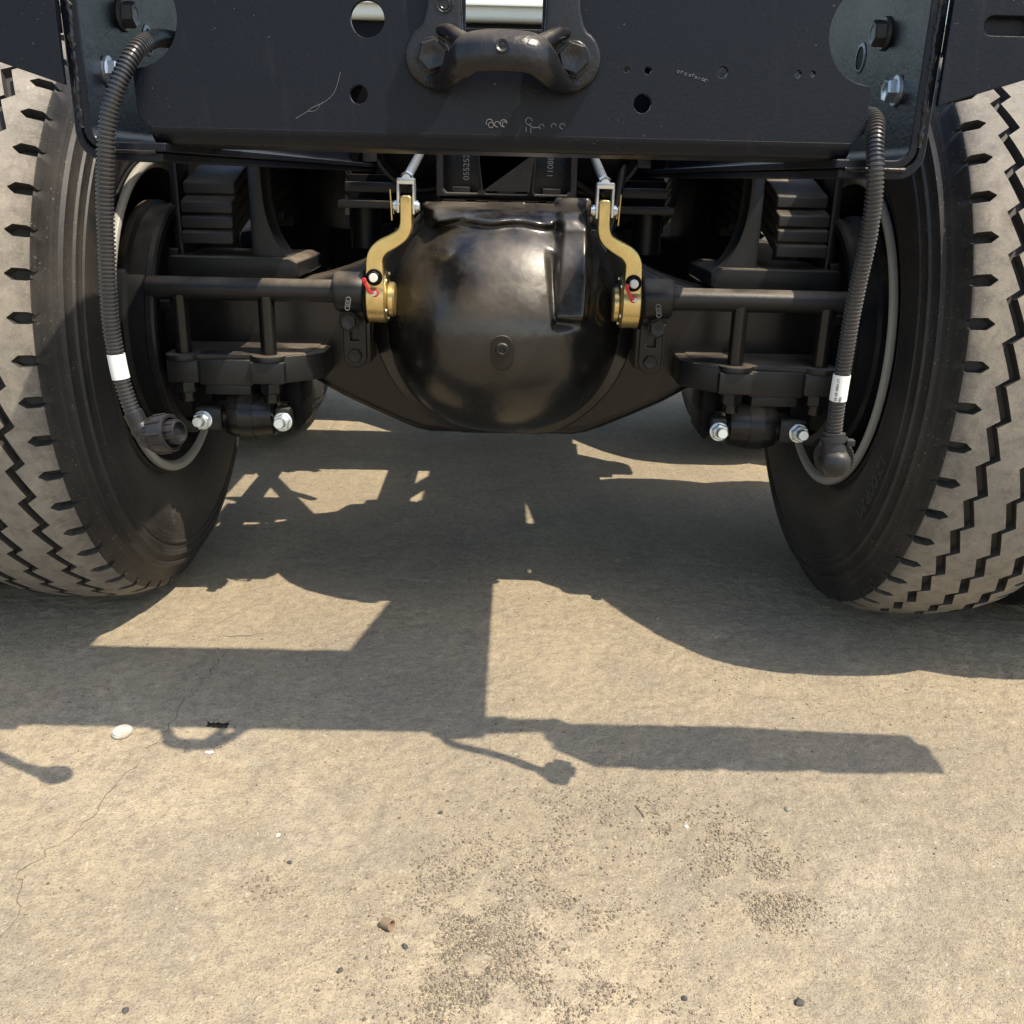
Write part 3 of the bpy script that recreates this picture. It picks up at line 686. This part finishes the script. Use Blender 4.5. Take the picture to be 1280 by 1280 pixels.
# differential bowl: cast cover as one shaped surface
nxg, nzg = 190, 190
xs = np.linspace(-.235, .235, nxg); zs = np.linspace(.385, .838, nzg); X, Z = np.meshgrid(xs, zs)
def smooth(a, b, t): u = np.clip((t-a)/(b-a), 0, 1); return u*u*(3-2*u)
def bowl_h(X, Z):
    dz = Z-.603; az = np.where(dz > 0, .205, .200)
    rho = (np.abs(X/.208)**2.25+np.abs(dz/az)**2.35)**(1/2.3)
    h = .205*np.clip(1-np.clip(rho, 0, 1)**2.3, 0, 1)**.55
    # neck above the bowl
    neck = smooth(.148, .118, np.abs(X))*smooth(.806, .796, Z)*smooth(.72, .775, Z)
    h = np.maximum(h, neck*.078)
    ridge = np.exp(-((Z-.786+.03*np.abs(X)-.002*np.sin(X*70))/.010)**2)*smooth(.136, .11, np.abs(X)); h = h+.03*ridge
    # recess right of centre with a flat cast block standing in it
    edge = .056+.022*np.clip((.80-Z)/.18, 0, 1)
    cut = smooth(0, .013, X-edge)*smooth(.175, .155, X)*smooth(.612, .632, Z)*smooth(.800, .775, Z)
    h = h*(1-cut)+np.minimum(h, .135+.028*smooth(.78, .64, Z))*cut
    blk = smooth(.084, .100, X+.06*(.80-Z))*smooth(.152, .132, X+.03*(.8-Z))*smooth(.620, .640, Z)*smooth(.82, .77, Z)
    hb = .140+.046*smooth(.80, .64, Z)+.003*np.sin(Z*55); h = h*(1-blk)+hb*blk
    side = np.exp(-((X-.155)/.022)**2-((Z-.69)/.05)**2)*.022; h = h+side
    h = h+.0005*vnoise(X, Z, .05, 21)*(h > .02)+.0004*vnoise(X, Z, .014, 22)*(h > .02)+.00025*vnoise(X, Z, .006, 23)*(h > .02)
    h = h+.0022*vnoise(X, Z, .02, 24)*smooth(.765, .785, Z)*(h > .03)
    skirt = smooth(1.22, .92, np.sqrt((X/.21)**2+(np.minimum(dz, 0)/.20)**2))*smooth(.70, .60, Z)*.012*smooth(.387, .397, Z); h = np.maximum(h, 0)+skirt
    return h
H = bowl_h(X, Z)
V = np.stack([X, WY-.0735-H, Z], -1).reshape(-1, 3); V[:, 1] += np.where(H.ravel() < .002, .012, 0)
I = np.arange((nzg-1)*(nxg-1)); q = (I//(nxg-1))*nxg+I % (nxg-1); F = np.stack([q, q+1, q+nxg+1, q+nxg], -1)
hh = H.ravel(); F = F[(hh[F] > .0005).any(-1)]
bowl = link('differential_cover', npmesh('bowl', V, F), 'bowl', truck, 180)
def surf(x, z): return float(WY-.0735-bowl_h(np.array([x]), np.array([z]))[0])
yp = surf(0, .585)
L = circ(0, .592, .0185, 16, 0, PI)+circ(0, .572, .0185, 16, PI, 2*PI)
link('plug_plate', plate([L], yp-.0065, .012, .0025), 'gloss', bowl, 35)
b = B().lathe([(0, 0), (0, .011), (.004, .011), (.0055, .0095), (.0055, .006), (.002, .0055), (.002, 0)], (0, yp-.0065, .588), (0, -1, 0), 24); b2 = add('filler_plug', b, 'satin', bowl)

# ---- torque rod bracket on top of the axle: cast frame with three pockets
zb0, zb1 = .800, .925; yb = .765
tb = bpy.data.objects.new('torque_rod_bracket', None); COL.objects.link(tb); tb.parent = truck
win = [[(-.113, .829), (-.107, .823), (-.052, .823), (-.047, .829), (-.054, .915), (-.113, .915)],
       [(-.035, .823), (.035, .823), (.0385, .828), (.0465, .889), (-.0465, .889), (-.0385, .828)],
       [(.052, .823), (.107, .823), (.113, .829), (.113, .915), (.055, .915), (.048, .829)],
       [(-.0465, .899), (.0465, .899), (.047, .915), (-.047, .915)]]
ow = [(-.125, .815), (-.118, .810), (.118, .810), (.125, .815), (.125, .93), (-.125, .93)]
link('pocketed_frame', plate([ow]+win, yb, .055, .003), 'cast', tb, 40)
add('back_web', B().box(-.123, .123, yb+.045, yb+.058, .806, .893, .002), 'cast', tb)
add('base_flange', B().box(-.118, .118, yb-.004, yb+.15, .776, .8075, .004), 'cast', tb)
for x in (-.081, 0, .081): add('lug', B().box(x-.016, x+.016, yb+.010, yb+.045, .820, .8325, .0015), 'cast', tb)
b = B()
for x0, x1 in ((-.112, -.072), (-.055, -.012), (.008, .058), (.072, .115)): b.box(x0, x1, yb-.001, yb+.01, .8065, .8105, .001)
add('joint_gap', b, 'dark', tb)
me = text_mesh('SN 08', .021, .0008); me.transform(Matrix.Translation((0, yb+.0447, .856)) @ Matrix.Rotation(PI/2, 4, 'X')); link('cast_lettering', me, 'scuff', tb)
for x, body in ((-.073, '0552522'), (.079, '11088')):
    me = text_mesh(body, .015, .0008); me.transform(Matrix.Translation((x, yb+.0447, .87)) @ Matrix.Rotation(PI/2, 4, 'X') @ Matrix.Rotation(PI/2, 4, 'Z')); link('cast_lettering', me, 'scuff', tb)
# V rods from the bracket to the rails
b = B().tube([(.06, .86, .86), (.33, 1.42, .93)], .022, 16); pair('torque_rod', b, 'dark', truck)

# ---- brake camshaft tubes with their inboard brackets
YC, ZC = .62, .662
b = B().tube([(.275, YC, ZC), (.60, YC, ZC)], .0192, 28); pair('camshaft_tube', b, 'satin', truck)
cb = pair('camshaft_bracket', B().lathe([(.232, .0), (.232, .031), (.236, .0335), (.279, .0335), (.284, .031), (.284, .0)], (0, YC, ZC), (1, 0, 0), 36), 'satin', truck)
pair('bracket_foot', B().prism([(.236, .62), (.282, .62), (.274, .655), (.240, .655)], 'y', YC+.004, WY-.07, .003), 'satin', cb)
pair('hex_bolt', hexbolt((.262, YC-.008, .6135), (0, -1, 0), .0145, .010, 1.15, .003, rot=.0), 'satin', truck, 25)
b = B()
for k in range(3): b.tube([(.258+.004*math.cos(a)+.001*k, YC-.0335, .652-.006*k+.005*math.sin(a)) for a in np.linspace(0, 2*PI, 9)], .0010, 5, False)
pair('stamped_mark', b, 'mark', cb)
# slotted anchor plates on the housing
L = circ(.262, .607, .0205, 14, 0, PI)+circ(.262, .545, .0205, 14, PI, 2*PI)
L2 = slot(.262, .0, 0, .007); hole = [(.254, .572), (.270, .572), (.270, .602), (.254, .602)]
me = plate([L, hole], .662, .014, .002); me2 = mirrored(me); link('anchor_plate', me, 'gloss', truck, 35); link('anchor_plate', me2, 'gloss', truck, 35)
pair('hex_bolt', hexbolt((.262, .663, .546), (0, -1, 0), .013, .008, 0, .001, rot=.5), 'satin', truck, 25)
pair('anchor_spacer', B().box(.235, .289, .674, .738, .53, .615, .006), 'gloss', truck)

# ---- slack adjusters
sa = []
for s in (1, -1):
    e = bpy.data.objects.new('slack_adjuster', None); COL.objects.link(e); e.parent = truck; sa.append(e)
def disc_x(y, z, r, x0, x1, bev=.003): return B().lathe([(x0, 0), (x0, r-bev), (x0+bev, r), (x1-bev, r), (x1, r-bev), (x1, 0)], (0, y, z), (1, 0, 0), 40)
pair('adjuster_body', disc_x(.628, .655, .044, .197, .231), 'gold', sa)
cl_ = spline([(.2135, .664, 0), (.2140, .700, 0), (.2125, .722, 0), (.2020, .737, 0), (.1840, .747, 0), (.1690, .757, 0), (.1620, .770, 0), (.1608, .790, 0), (.1608, .816, 0)], 5)
Lh, Rh = [], []
for k, p in enumerate(cl_):
    a_, b_ = cl_[max(k-1, 0)], cl_[min(k+1, len(cl_)-1)]; d_ = (b_-a_).normalized(); w_ = .0150-.0056*min(1, k/(len(cl_)*.8))
    Lh.append((p.x-d_.y*w_, p.y+d_.x*w_)); Rh.append((p.x+d_.y*w_, p.y-d_.x*w_))
b = B().prism(Rh+[(.166, .8195), (.1556, .8195)]+Lh[::-1], 'y', .588, .628, .003, 3)
pair('adjuster_lever', b, 'gold', sa, 40)
pair('hub_ring', disc_x(.628, .650, .029, .184, .1968), 'gold', sa)
pair('seal_disc', disc_x(.628, .655, .0465, .2312, .2345, .001), 'dark', sa)
for dz, dy in ((.036, .02), (-.036, .0), (-.02, -.034), (.028, -.028)):
    pair('cover_rivet', B().lathe([(0, .0032), (.002, .0028), (.0025, 0)], (.197, .628+dy, .655+dz), (-1, 0, 0), 10), 'zinc', sa)
pair('adjusting_bolt', hexbolt((.214, .5875, .690), (0, -1, 0), .0105, .007, 1.3, .003), 'dark', sa, 25)
pair('bolt_end', B().lathe([(0, 0), (0, .0072), (.013, .0072), (.014, .006), (.014, 0)], (.214, .5865, .690), (0, -1, 0), 20), 'white', sa)
for e, dx in ((sa[0], .4285), (sa[1], 0)):
    add('red_tag', B().prism([(dx-.2245, .685), (dx-.2285, .688), (dx-.2305, .684), (dx-.2205, .6655), (dx-.2130, .6645), (dx-.2125, .667), (dx-.2175, .671)], 'y', .5655, .5685, .0008), 'red', e)
    add('tag_knob', B().lathe([(0, 0), (0, .0038), (.006, .0038), (.007, 0)], (dx-.2275, .5665, .6875), (0, -1, 0), 14), 'red', e)
    add('tag_screw', hexbolt((dx-.213, .587, .6645), (0, -1, .05), .0042, .020, 1.5, .001), 'zinc', e, 25)
    add('screw_gasket', B().lathe([(0, 0), (0, .0065), (.002, .0065), (.002, 0)], (dx-.213, .5862, .6645), (0, -1, 0), 20), 'red', e)
# clevis, pin and pushrod up to the brake chamber
pair('clevis', B().box(.1465, .1505, .592, .617, .790, .838, .0019).box(.1715, .1755, .592, .617, .792, .838, .0015).box(.1465, .1755, .592, .617, .836, .846, .003), 'zinc', sa)
pair('clevis_pin', B().tube([(.1395, .604, .802), (.1825, .604, .802)], .0068, 16).tube([(.142, .604, .802), (.146, .604, .802)], .0095, 16).tube([(.176, .604, .802), (.180, .604, .802)], .0095, 16), 'zinc', sa)
pair('split_pin', B().tube([(.1865, .598, .828), (.1845, .598, .78)], .0011, 8).tube([(.1845, .600, .81), (.182, .602, .79)], .0011, 8), 'gold', sa)
pair('locknut', hexbolt((.1605, .605, .845), (-.05, .40, .12), .0105, .009, 0, .001), 'zinc', sa, 25)
pair('pushrod', B().tube([(.161, .604, .844), (.158, .845, .892)], .0075, 16), 'zinc', sa)
# ---- brake chambers
bc = pair('brake_chamber', B().lathe([(0, 0), (0, .022), (.004, .024), (.006, .050), (.020, .070), (.034, .078), (.036, .088), (.044, .088), (.046, .078), (.085, .078), (.092, .088), (.1, .088), (.104, .075), (.15, .068), (.16, .04), (.16, 0)], (.160, .845, .907), (.02, .98, .2), 56), 'dark', truck)
pair('clamp_band', B().lathe([(.030, .0885), (.030, .094), (.050, .094), (.050, .0885)], (.160, .845, .907), (.02, .98, .2), 56, True).box(.243, .270, .87, .90, .872, .892, .003), 'satin', bc)
pair('rod_boot', B().lathe([(-.004, .0085), (-.006, .013), (0, .020), (.006, .022)], (.160, .845, .907), (.02, .98, .2), 28), 'satin', bc)

# ---- spring seats, guides and leaf ends
ss = []
for s in (1, -1):
    e = bpy.data.objects.new('spring_seat', None); COL.objects.link(e); e.parent = truck; ss.append(e)
def seatpoly(): return [(.372, .70), (.390, .668), (.61, .668), (.61, .88), (.372, .88)]
b = B().prism([(.368, .675), (.385, .665), (.598, .665), (.605, .678), (.605, .70), (.598, .706), (.385, .706), (.368, .699)], 'y', .722, .94, .005, 3); pair('seat_base', b, 'satin', ss)
b = B()
n = 14; PR = []
for k in range(n+1):
    t = k/n; z = .700+.19*t; PR.append((.431-.046*(1-t)**4 if t < .95 else .431, z))
outp = PR+[(.455, .89), (.455, .71), (.462, .700)]
b.prism(outp, 'y', .745, .815, .004, 2); pair('guide_post', b, 'satin', ss, 40)
b = B().prism([(.603, .700), (.598, .73), (.5965, .89), (.5825, .89), (.5825, .71), (.578, .700)], 'y', .76, .83, .003, 2); pair('guide_post', b, 'satin', ss, 40)
pair('guide_cap', B().box(.43, .605, .75, .83, .8905, .905, .003), 'satin', ss)
sp = []
for s in (1, -1):
    e = bpy.data.objects.new('leaf_spring', None); COL.objects.link(e); e.parent = truck; sp.append(e)
for k in range(8):
    y0 = [.765, .742, .738, .733, .78, .90, 1.0, 1.1][k] if k < 4 else [.98, 1.06, 1.14, 1.22][k-4]
    
    P = []; Q = []
    for t in np.linspace(0, 1, 17):
        y = y0+(2*YM-2*y0)*t; zc = .8205-.0245*k+.12*(1-((y-YM)/(YM-.735))**2); P.append((y, zc)); Q.append((y, zc-.0205))
    w0 = .4835; w1 = .576
    b = B().prism(P+Q[::-1], 'x', w0, w1, .0045, 3)
    if k == 0:
        for v in b.bm.verts:
            if v.co.y < y0+.08 and v.co.x > .53: pass
    pair('leaf', b, 'spring', sp, 40)
pair('centre_clamp', B().box(.46, .60, YM-.09, YM+.09, .62, .945, .01), 'dark', sp)
for y in (YM-.09, YM+.09): pair('clamp_bolt', B().tube([(.455, y, .60), (.455, y, .96)], .012, 10), 'dark', sp)
pair('trunnion_shade_bracket', B().prism([(YM-.26, 1.10), (YM+.26, 1.10), (YM+.2, .86), (YM+.11, .58), (YM-.11, .58), (YM-.2, .86)], 'x', .43, .455, .006).box(.45, .64, YM-.25, YM-.05, .96, 1.0, .008), 'dark', truck)  # bogie bracket and side shelf, added to block sun patches on the ground
add('trunnion_beam', B().box(-.66, .66, YM-.06, YM+.06, .60, .72, .03), 'dark', truck)

# ---- U-bolt rods, clamp plates and lower torque rods
for x in (.402, .549): pair('seat_rod', B().tube([(x, .615, .470), (x, .615, .652)], .0138, 20), 'gloss', truck)
def ears_outline():
    L = [(.335, .70), (.345, .632)]
    L += circ(.402, .612, .030, 10, -PI*.98, -.12)
    L += circ(.549, .612, .030, 10, -PI*.88, -.02)
    L += [(.579, .64), (.579, .74), (.335, .74)]
    return L
b = B().prism(ears_outline(), 'z', .5435, .5535, .003, 2).prism([(.372, .74), (.372, .590), (.432, .590), (.432, .74)], 'z', .505, .5435, .006, 2).prism([(.519, .74), (.519, .590), (.574, .590), (.574, .74)], 'z', .505, .5435, .006, 2).box(.428, .523, .600, .74, .500, .5445, .005).box(.436, .516, .609, .73, .482, .4995, .003)
cp = pair('clamp_plate', b, 'satin', truck)
pair('plate_wing', B().prism([(.378, .60), (.335, .635), (.315, .66), (.315, .735), (.378, .735)], 'z', .505, .552, .005), 'satin', cp)
for x in (.402, .549): pair('rod_nut', hexbolt((x, .615, .505), (0, 0, -1), .0185, .019, 0, .001, stud=.018, sr=.62), 'satin', cp, 25)
# lower torque rod eye between two bolted ends
te = pair('torque_rod_eye', B().lathe([(.404, 0), (.404, .030), (.408, .036), (.435, .041), (.480, .041), (.492, .036), (.496, .030), (.496, 0)], (0, .655, .437), (1, 0, 0), 40), 'gloss', truck)
pair('rod_shank', B().tube([(.45, .69, .437), (.45, YM, .46)], .026, 18), 'dark', te)
pair('eye_band', B().lathe([(.441, .0412), (.441, .0425), (.466, .0425), (.466, .0412)], (0, .655, .437), (1, 0, 0), 40, True), 'satin', te)
pair('eye_end', B().box(.375, .403, .628, .66, .415, .455, .006), 'satin', te); pair('eye_end', B().box(.497, .546, .628, .66, .412, .452, .006), 'satin', te)
pair('rod_bracket', B().prism([(.362, .500), (.362, .415), (.372, .405), (.384, .42), (.392, .50)], 'y', .665, .76, .003).prism([(.52, .50), (.525, .41), (.545, .405), (.56, .42), (.565, .50)], 'y', .665, .76, .003).box(.36, .57, .68, .76, .455, .5, .004), 'dark', te)
for x in (.389, .531):
    nn = pair('locknut', hexbolt((x, .628, .431), (0, -1, .12), .0155, .012, 1.1, .0025, stud=.022, sr=.62, rot=.2), 'zinc', te, 25)

XF = None; WY, AX2, YM = REAL
# ---- darker machinery further forward
def dk(name, b, mat='dark'): return add(name, b, mat, truck)
cmb = dk('frame_crossmember', B().box(-.40, .40, YM-.05, YM+.24, .83, .842, .002).box(-.40, .40, YM-.05, YM-.04, .83, 1.10, .002).box(-.40, .40, YM-.05, YM+.24, 1.09, 1.1, .002))
pair('sun_block_box', B().box(.434, .56, .62, 2.45, .985, 1.06, .006), 'dark', truck)  # unseen boxes added beside the rails to keep sun off the ground
dk('frame_crossmember', B().box(-.40, .40, 2.22, 2.232, .86, 1.12, .002).box(-.40, .40, 2.235, 2.5, 1.10, 1.112, .002))
dk('frame_crossmember', B().box(-.40, .40, 3.1, 3.25, .88, 1.12, .004))
dk('drive_shaft', B().tube([(0, 1.1, .60), (0, 2.1, .62)], .042, 20).lathe([(0, 0), (0, .075), (.02, .075), (.03, .05)], (0, 1.18, .60), (0, 1, .03), 24))
dk('differential_carrier', B().lathe([(0, 0), (0, .19), (.02, .205), (.05, .19), (.10, .12), (.16, .10), (.16, 0)], (0, 1.02, .62), (0, 1, 0), 40).box(-.19, .19, 1.025, 1.05, .58, .825, .02))
dk('differential_case', B().lathe([(0, 0), (0, .10), (.03, .13), (.10, .20), (.22, .22), (.34, .20), (.40, .13), (.46, .10), (.46, 0)], (0, AX2-.26, .63), (0, 1, 0), 40))
dk('drive_shaft', B().tube([(0, 2.4, .70), (0, 4.0, .80)], .06, 20))
dk('gearbox', B().prism([(-.24, .56), (.24, .56), (.30, .66), (.30, .98), (.18, 1.08), (-.18, 1.08), (-.30, .98), (-.30, .66)], 'y', 3.9, 4.7, .04, 3))
dk('engine_block', B().prism([(-.26, .50), (.26, .50), (.36, .62), (.40, 1.0), (-.40, 1.0), (-.36, .62)], 'y', 4.7, 6.2, .04, 3).box(-.5, .5, 5.2, 5.3, .5, .62, .02))
for s in (1, -1):
    dk('air_tank', B().lathe([(0, 0), (.01, .06), (.04, .11), (.10, .125), (.9, .125), (.96, .11), (.99, .06), (1.0, 0)], (s*.56, 2.95, .80), (0, 1, 0), 32))
    dk('fuel_tank', B().box(s*.47, s*1.10, 3.95, 5.0, .42, 1.04, .08, seg=4))
    dk('relay_valve', B().box(s*.20, s*.33, 1.02, 1.12, .815, .835, .003).box(s*.19, s*.34, .99, 1.10, .785, .80, .003).lathe([(0, 0), (0, .035), (.09, .035), (.10, .02), (.10, 0)], (s*.30, 1.12, .70), (0, 0, 1), 20), 'satin')
    dk('valve_bracket', B().box(s*.19, s*.345, 1.16, 1.175, .74, .85, .003).box(s*.25, s*.27, 1.1, 1.2, .60, .75, .003).tube([(s*.31, 1.2, .60), (s*.31, 1.2, .78)], .01, 10).tube([(s*.215, 1.25, .62), (s*.215, 1.25, .80)], .014, 10))
    dk('front_wheel', B().lathe([(-.15, .30), (-.155, .45), (-.125, .55), (0, .565), (.125, .55), (.155, .45), (.15, .30)], (s*.98, 6.4, .57), (1, 0, 0), 64, True))
dk('air_hose', B().tube(spline([(.232, 1.0, .88), (.222, 1.0, .80), (.205, 1.0, .72), (.195, 1.0, .62), (.19, 1.0, .55)], 8), .0085, 12), 'hose')
for P_ in ([(.12, 1.0, .86), (.20, 1.05, .80), (.24, 1.2, .74), (.23, 1.5, .70)], [(.16, 1.02, .60), (.18, 1.05, .72), (.27, 1.1, .78), (.34, 1.3, .80)], [(.38, 1.2, .86), (.36, 1.25, .76), (.30, 1.3, .70), (.31, 1.4, .60)],
           [(-.14, 1.5, .84), (-.2, 1.55, .76), (-.3, 1.6, .74), (-.38, 1.65, .82)], [(-.12, 1.62, .80), (-.2, 1.62, .70), (-.26, 1.66, .62), (-.3, 1.7, .56)], [(-.36, 1.56, .84), (-.34, 1.5, .74), (-.31, 1.5, .66), (-.35, 1.55, .58)]):
    dk('air_hose', B().tube(spline(P_, 8), .0075, 10), 'hose')
for s in (1, -1):
    dk('bracket_rib', B().box(s*.33, s*.345, 1.5, 1.62, .62, .84, .003).box(s*.24, s*.252, 1.5, 1.62, .64, .83, .003), 'spring'); dk('support_plate', B().box(s*.20, s*.37, 1.49, 1.50, .70, .76, .003), 'spring')
dk('valve_body', B().box(-.42, -.30, 2.5, 2.7, .80, .92, .01).box(.05, .22, 2.55, 2.7, .84, .93, .01))
dk('drain_fitting', B().tube([(.235, .90, .462), (.275, .90, .47)], .014, 14).tube([(.262, .90, .466), (.268, .90, .468)], .018, 14), 'satin')
dk('front_axle_beam', B().box(-.8, .8, 6.3, 6.45, .42, .56, .03))
# cab far ahead: its white rear wall shows through the slot above the shackle
cab = bpy.data.objects.new('cab', None); COL.objects.link(cab); cab.parent = truck
add('cab_shell', B().box(-1.22, 1.22, 5.50, 7.4, 1.755, 2.9, .05, seg=4), 'body', cab)
add('cab_sill', B().box(-1.2, 1.2, 5.46, 5.5, 1.835, 1.86, .006), 'body', cab)
add('cab_floor', B().box(-1.1, 1.1, 5.56, 7.3, 1.25, 1.752, .03), 'dark', cab)
b = B().box(-1.2, 1.2, 7.38, 7.44, 1.95, 2.6, .02); add('windscreen', b, 'dark', cab)
o = add('air_duct', B().box(-.45, .45, 5.35, 5.45, 1.12, 1.70, .03), 'dark', cab)

# ---------------------------------------------------------------- the two hanging cables
def conduit(path, r, pitch):
    P = spline(path, 40); d = [0]
    for a, c in zip(P[:-1], P[1:]): d.append(d[-1]+(c-a).length)
    n = int(d[-1]/pitch); out = []; rs = []; j = 0
    for k in range(n):
        for f, q in ((0, .80), (.28, .80), (.42, 1), (.80, 1), (.92, .80)):
            s_ = (k+f)*pitch
            while j < len(d)-2 and d[j+1] < s_: j += 1
            t = (s_-d[j])/(d[j+1]-d[j]); out.append(P[j].lerp(P[j+1], t)); rs.append(r*q)
    return out, rs
def cable(name, path, lab, label_at, r=.0088):
    e = bpy.data.objects.new(name, None); COL.objects.link(e); tag(e, lab, 'cable', 'hanging plug cables')
    out, rs = conduit(path, r, .00415)
    add('conduit', B().tube(out, rs, 16), 'hose', e, 40)
    n = len(out); i0 = int(n*label_at[0]); i1 = int(n*label_at[1])
    Pl = out[i0:i1:4]+[out[i1]]
    st = add('sticker', B().tube(Pl, r*1.05, 24), 'white', e, 40)
    return e, out, Pl
# left: out of the lobe, over the rail end, down to a plug that points to the right
Lp = [(-.330, .075, .974), (-.3473, .055, .9761), (-.3520, .025, .9705), (-.3554, -.005, .958), (-.3653, -.02, .9359), (-.3749, -.026, .9119), (-.3824, -.028, .8866), (-.3879, -.028, .8537), (-.3935, -.026, .8199), (-.3973, -.024, .7814), (-.4012, -.022, .7416), (-.4043, -.02, .7006), (-.4038, -.018, .6686), (-.4006, -.018, .6371), (-.3944, -.018, .6085), (-.3867, -.018, .590)]  # points of both cables back-projected from image pixels at guessed depths
cl, outL, plL = cable('plug_cable', Lp, 'black corrugated cable hanging by the left tyre, its plug tip exposed and pointing right', (.838, .892))
ax = Vector((.90, -.25, .20)).normalized(); c0 = Vector((-.3790, -.018, .5760))
add('elbow', B().tube(spline([Vector(Lp[-1])+Vector((-.006, 0, .012)), Vector(Lp[-1])+Vector((.001, 0, -.004)), c0+Vector((.004, 0, 0)), c0+ax*.016], 6), [.0105]*6+[.0125]*6+[.0145]*7, 20).lathe([(-.012, 0), (-.010, .008), (-.004, .0125), (.0, .0140), (.012, .0145)], c0, ax, 24), 'plastic', cl, 50)
b = B().lathe([(.010, .0155), (.010, .0185), (.014, .0200), (.030, .0205), (.032, .0195), (.032, .0165), (.014, .0155)], c0, ax, 40, True)
ref = Vector((0, 0, 1)); N = (ref-ax*ref.dot(ax)).normalized(); Bn = ax.cross(N)
for k in range(28):
    a = 2*PI*k/28; p = c0+ax*.011+(N*math.cos(a)+Bn*math.sin(a))*.0188; b.lathe([(-.002, 0), (-.002, .0016), (.002, .0016), (.002, 0)], p, ax, 6)
for k in range(9):
    a = 2*PI*k/9; p = c0+ax*.022+(N*math.cos(a)+Bn*math.sin(a))*.0205; b.lathe([(-.008, 0), (-.008, .0016), (.008, .0016), (.008, 0)], p, ax, 6)
add('coupling_ring', b, 'plastic', cl, 40)
b = B().lathe([(.014, 0), (.014, .0135), (.040, .0130), (.042, .0120), (.042, .0102), (.036, .0098), (.036, 0)], c0, ax, 32)
for k in range(10):
    a = 2*PI*k/10; p = c0+ax*.034+(N*math.cos(a)+Bn*math.sin(a))*.0128; b.lathe([(-.006, 0), (-.006, .0014), (.006, .0014), (.006, 0)], p, ax, 6)
add('plug_tip', b, 'plastic', cl, 40)
# right
Rp = [(.352, .075, .905), (.360, .05, .914), (.3705, .025, .918), (.3725, .004, .9115), (.3690, -.012, .899), (.3672, -.021, .8835), (.3681, -.026, .8671), (.3716, -.024, .8372), (.3739, -.018, .7985), (.3735, -.01, .758), (.3731, -.004, .7161), (.3734, 0, .6729), (.3731, .002, .6375), (.3740, .005, .6099), (.3755, .007, .588)]
cr, outR, plR = cable('plug_cable', Rp, 'black corrugated cable hanging by the right tyre, its plug ending in a round elbow', (.835, .902))
c0 = Vector((.3795, .001, .5580)); ax = Vector((-.22, -1, -.02)).normalized()
add('elbow', B().tube([(.3755, .007, .590), (.3760, .006, .579), (.3780, .003, .567), tuple(c0)], [.0125, .0128, .0135, .0135], 24).lathe([(-.016, 0), (-.016, .0160), (-.004, .0168), (.006, .0165), (.012, .0140), (.0155, .009), (.0165, 0)], c0, ax, 10), 'plastic', cr, 40)
b = B().lathe([(-.034, .017), (-.034, .0205), (-.028, .0215), (-.018, .0215), (-.014, .0205), (-.014, .0165)], c0, ax, 40, True)
ref = Vector((0, 0, 1)); N = (ref-ax*ref.dot(ax)).normalized(); Bn = ax.cross(N)
for k in range(34):
    a = 2*PI*k/34; p = c0-ax*.0145+(N*math.cos(a)+Bn*math.sin(a))*.0205; b.lathe([(-.003, 0), (-.003, .0013), (.002, .0013), (.002, 0)], p, ax, 6)
add('coupling_ring', b, 'plastic', cr, 40)
add('plug_tip', B().lathe([(-.045, 0), (-.045, .013), (-.034, .014), (-.016, .014), (-.016, 0)], c0, ax, 28), 'plastic', cr, 40)
add('cable_tie', B().lathe([(-.0025, .0135), (-.0025, .0150), (.0025, .0150), (.0025, .0135)], (.3758, .0065, .583), (.05, -.15, -1), 24, True).box(.3875, .3965, -.005, .005, .578, .585, .0012), 'plastic', cr)
# small print on the right sticker
pm = plR[len(plR)//2]; dirv = (plR[-1]-plR[0]).normalized()
def printed(body, size, off, along, par):
    me = text_mesh(body, size, .0001)
    xa = dirv; ya = Vector((1, 0, 0)); ya = (ya-xa*ya.dot(xa)).normalized(); za = xa.cross(ya)
    if za.y > 0: ya = -ya; za = xa.cross(ya)
    m = Matrix((xa, ya, za)).transposed().to_4x4(); m.translation = pm+za*.0001+dirv*along
    n = len(me.vertices)
    for v in me.vertices:
        yy = v.co.y+off; rr_ = .0088*1.05+.00015; a = yy/rr_
        v.co = m @ Vector((v.co.x, rr_*math.sin(a), rr_*math.cos(a)+v.co.z))
    return link('print', me, 'ink', par)
stk = [o for o in cr.children if o.name.startswith('sticker')][0]
printed('L7 MBR EP 45', .0042, -.0062 if True else 0, -.001, stk); printed('30K', .0042, -.0012, .009, stk)
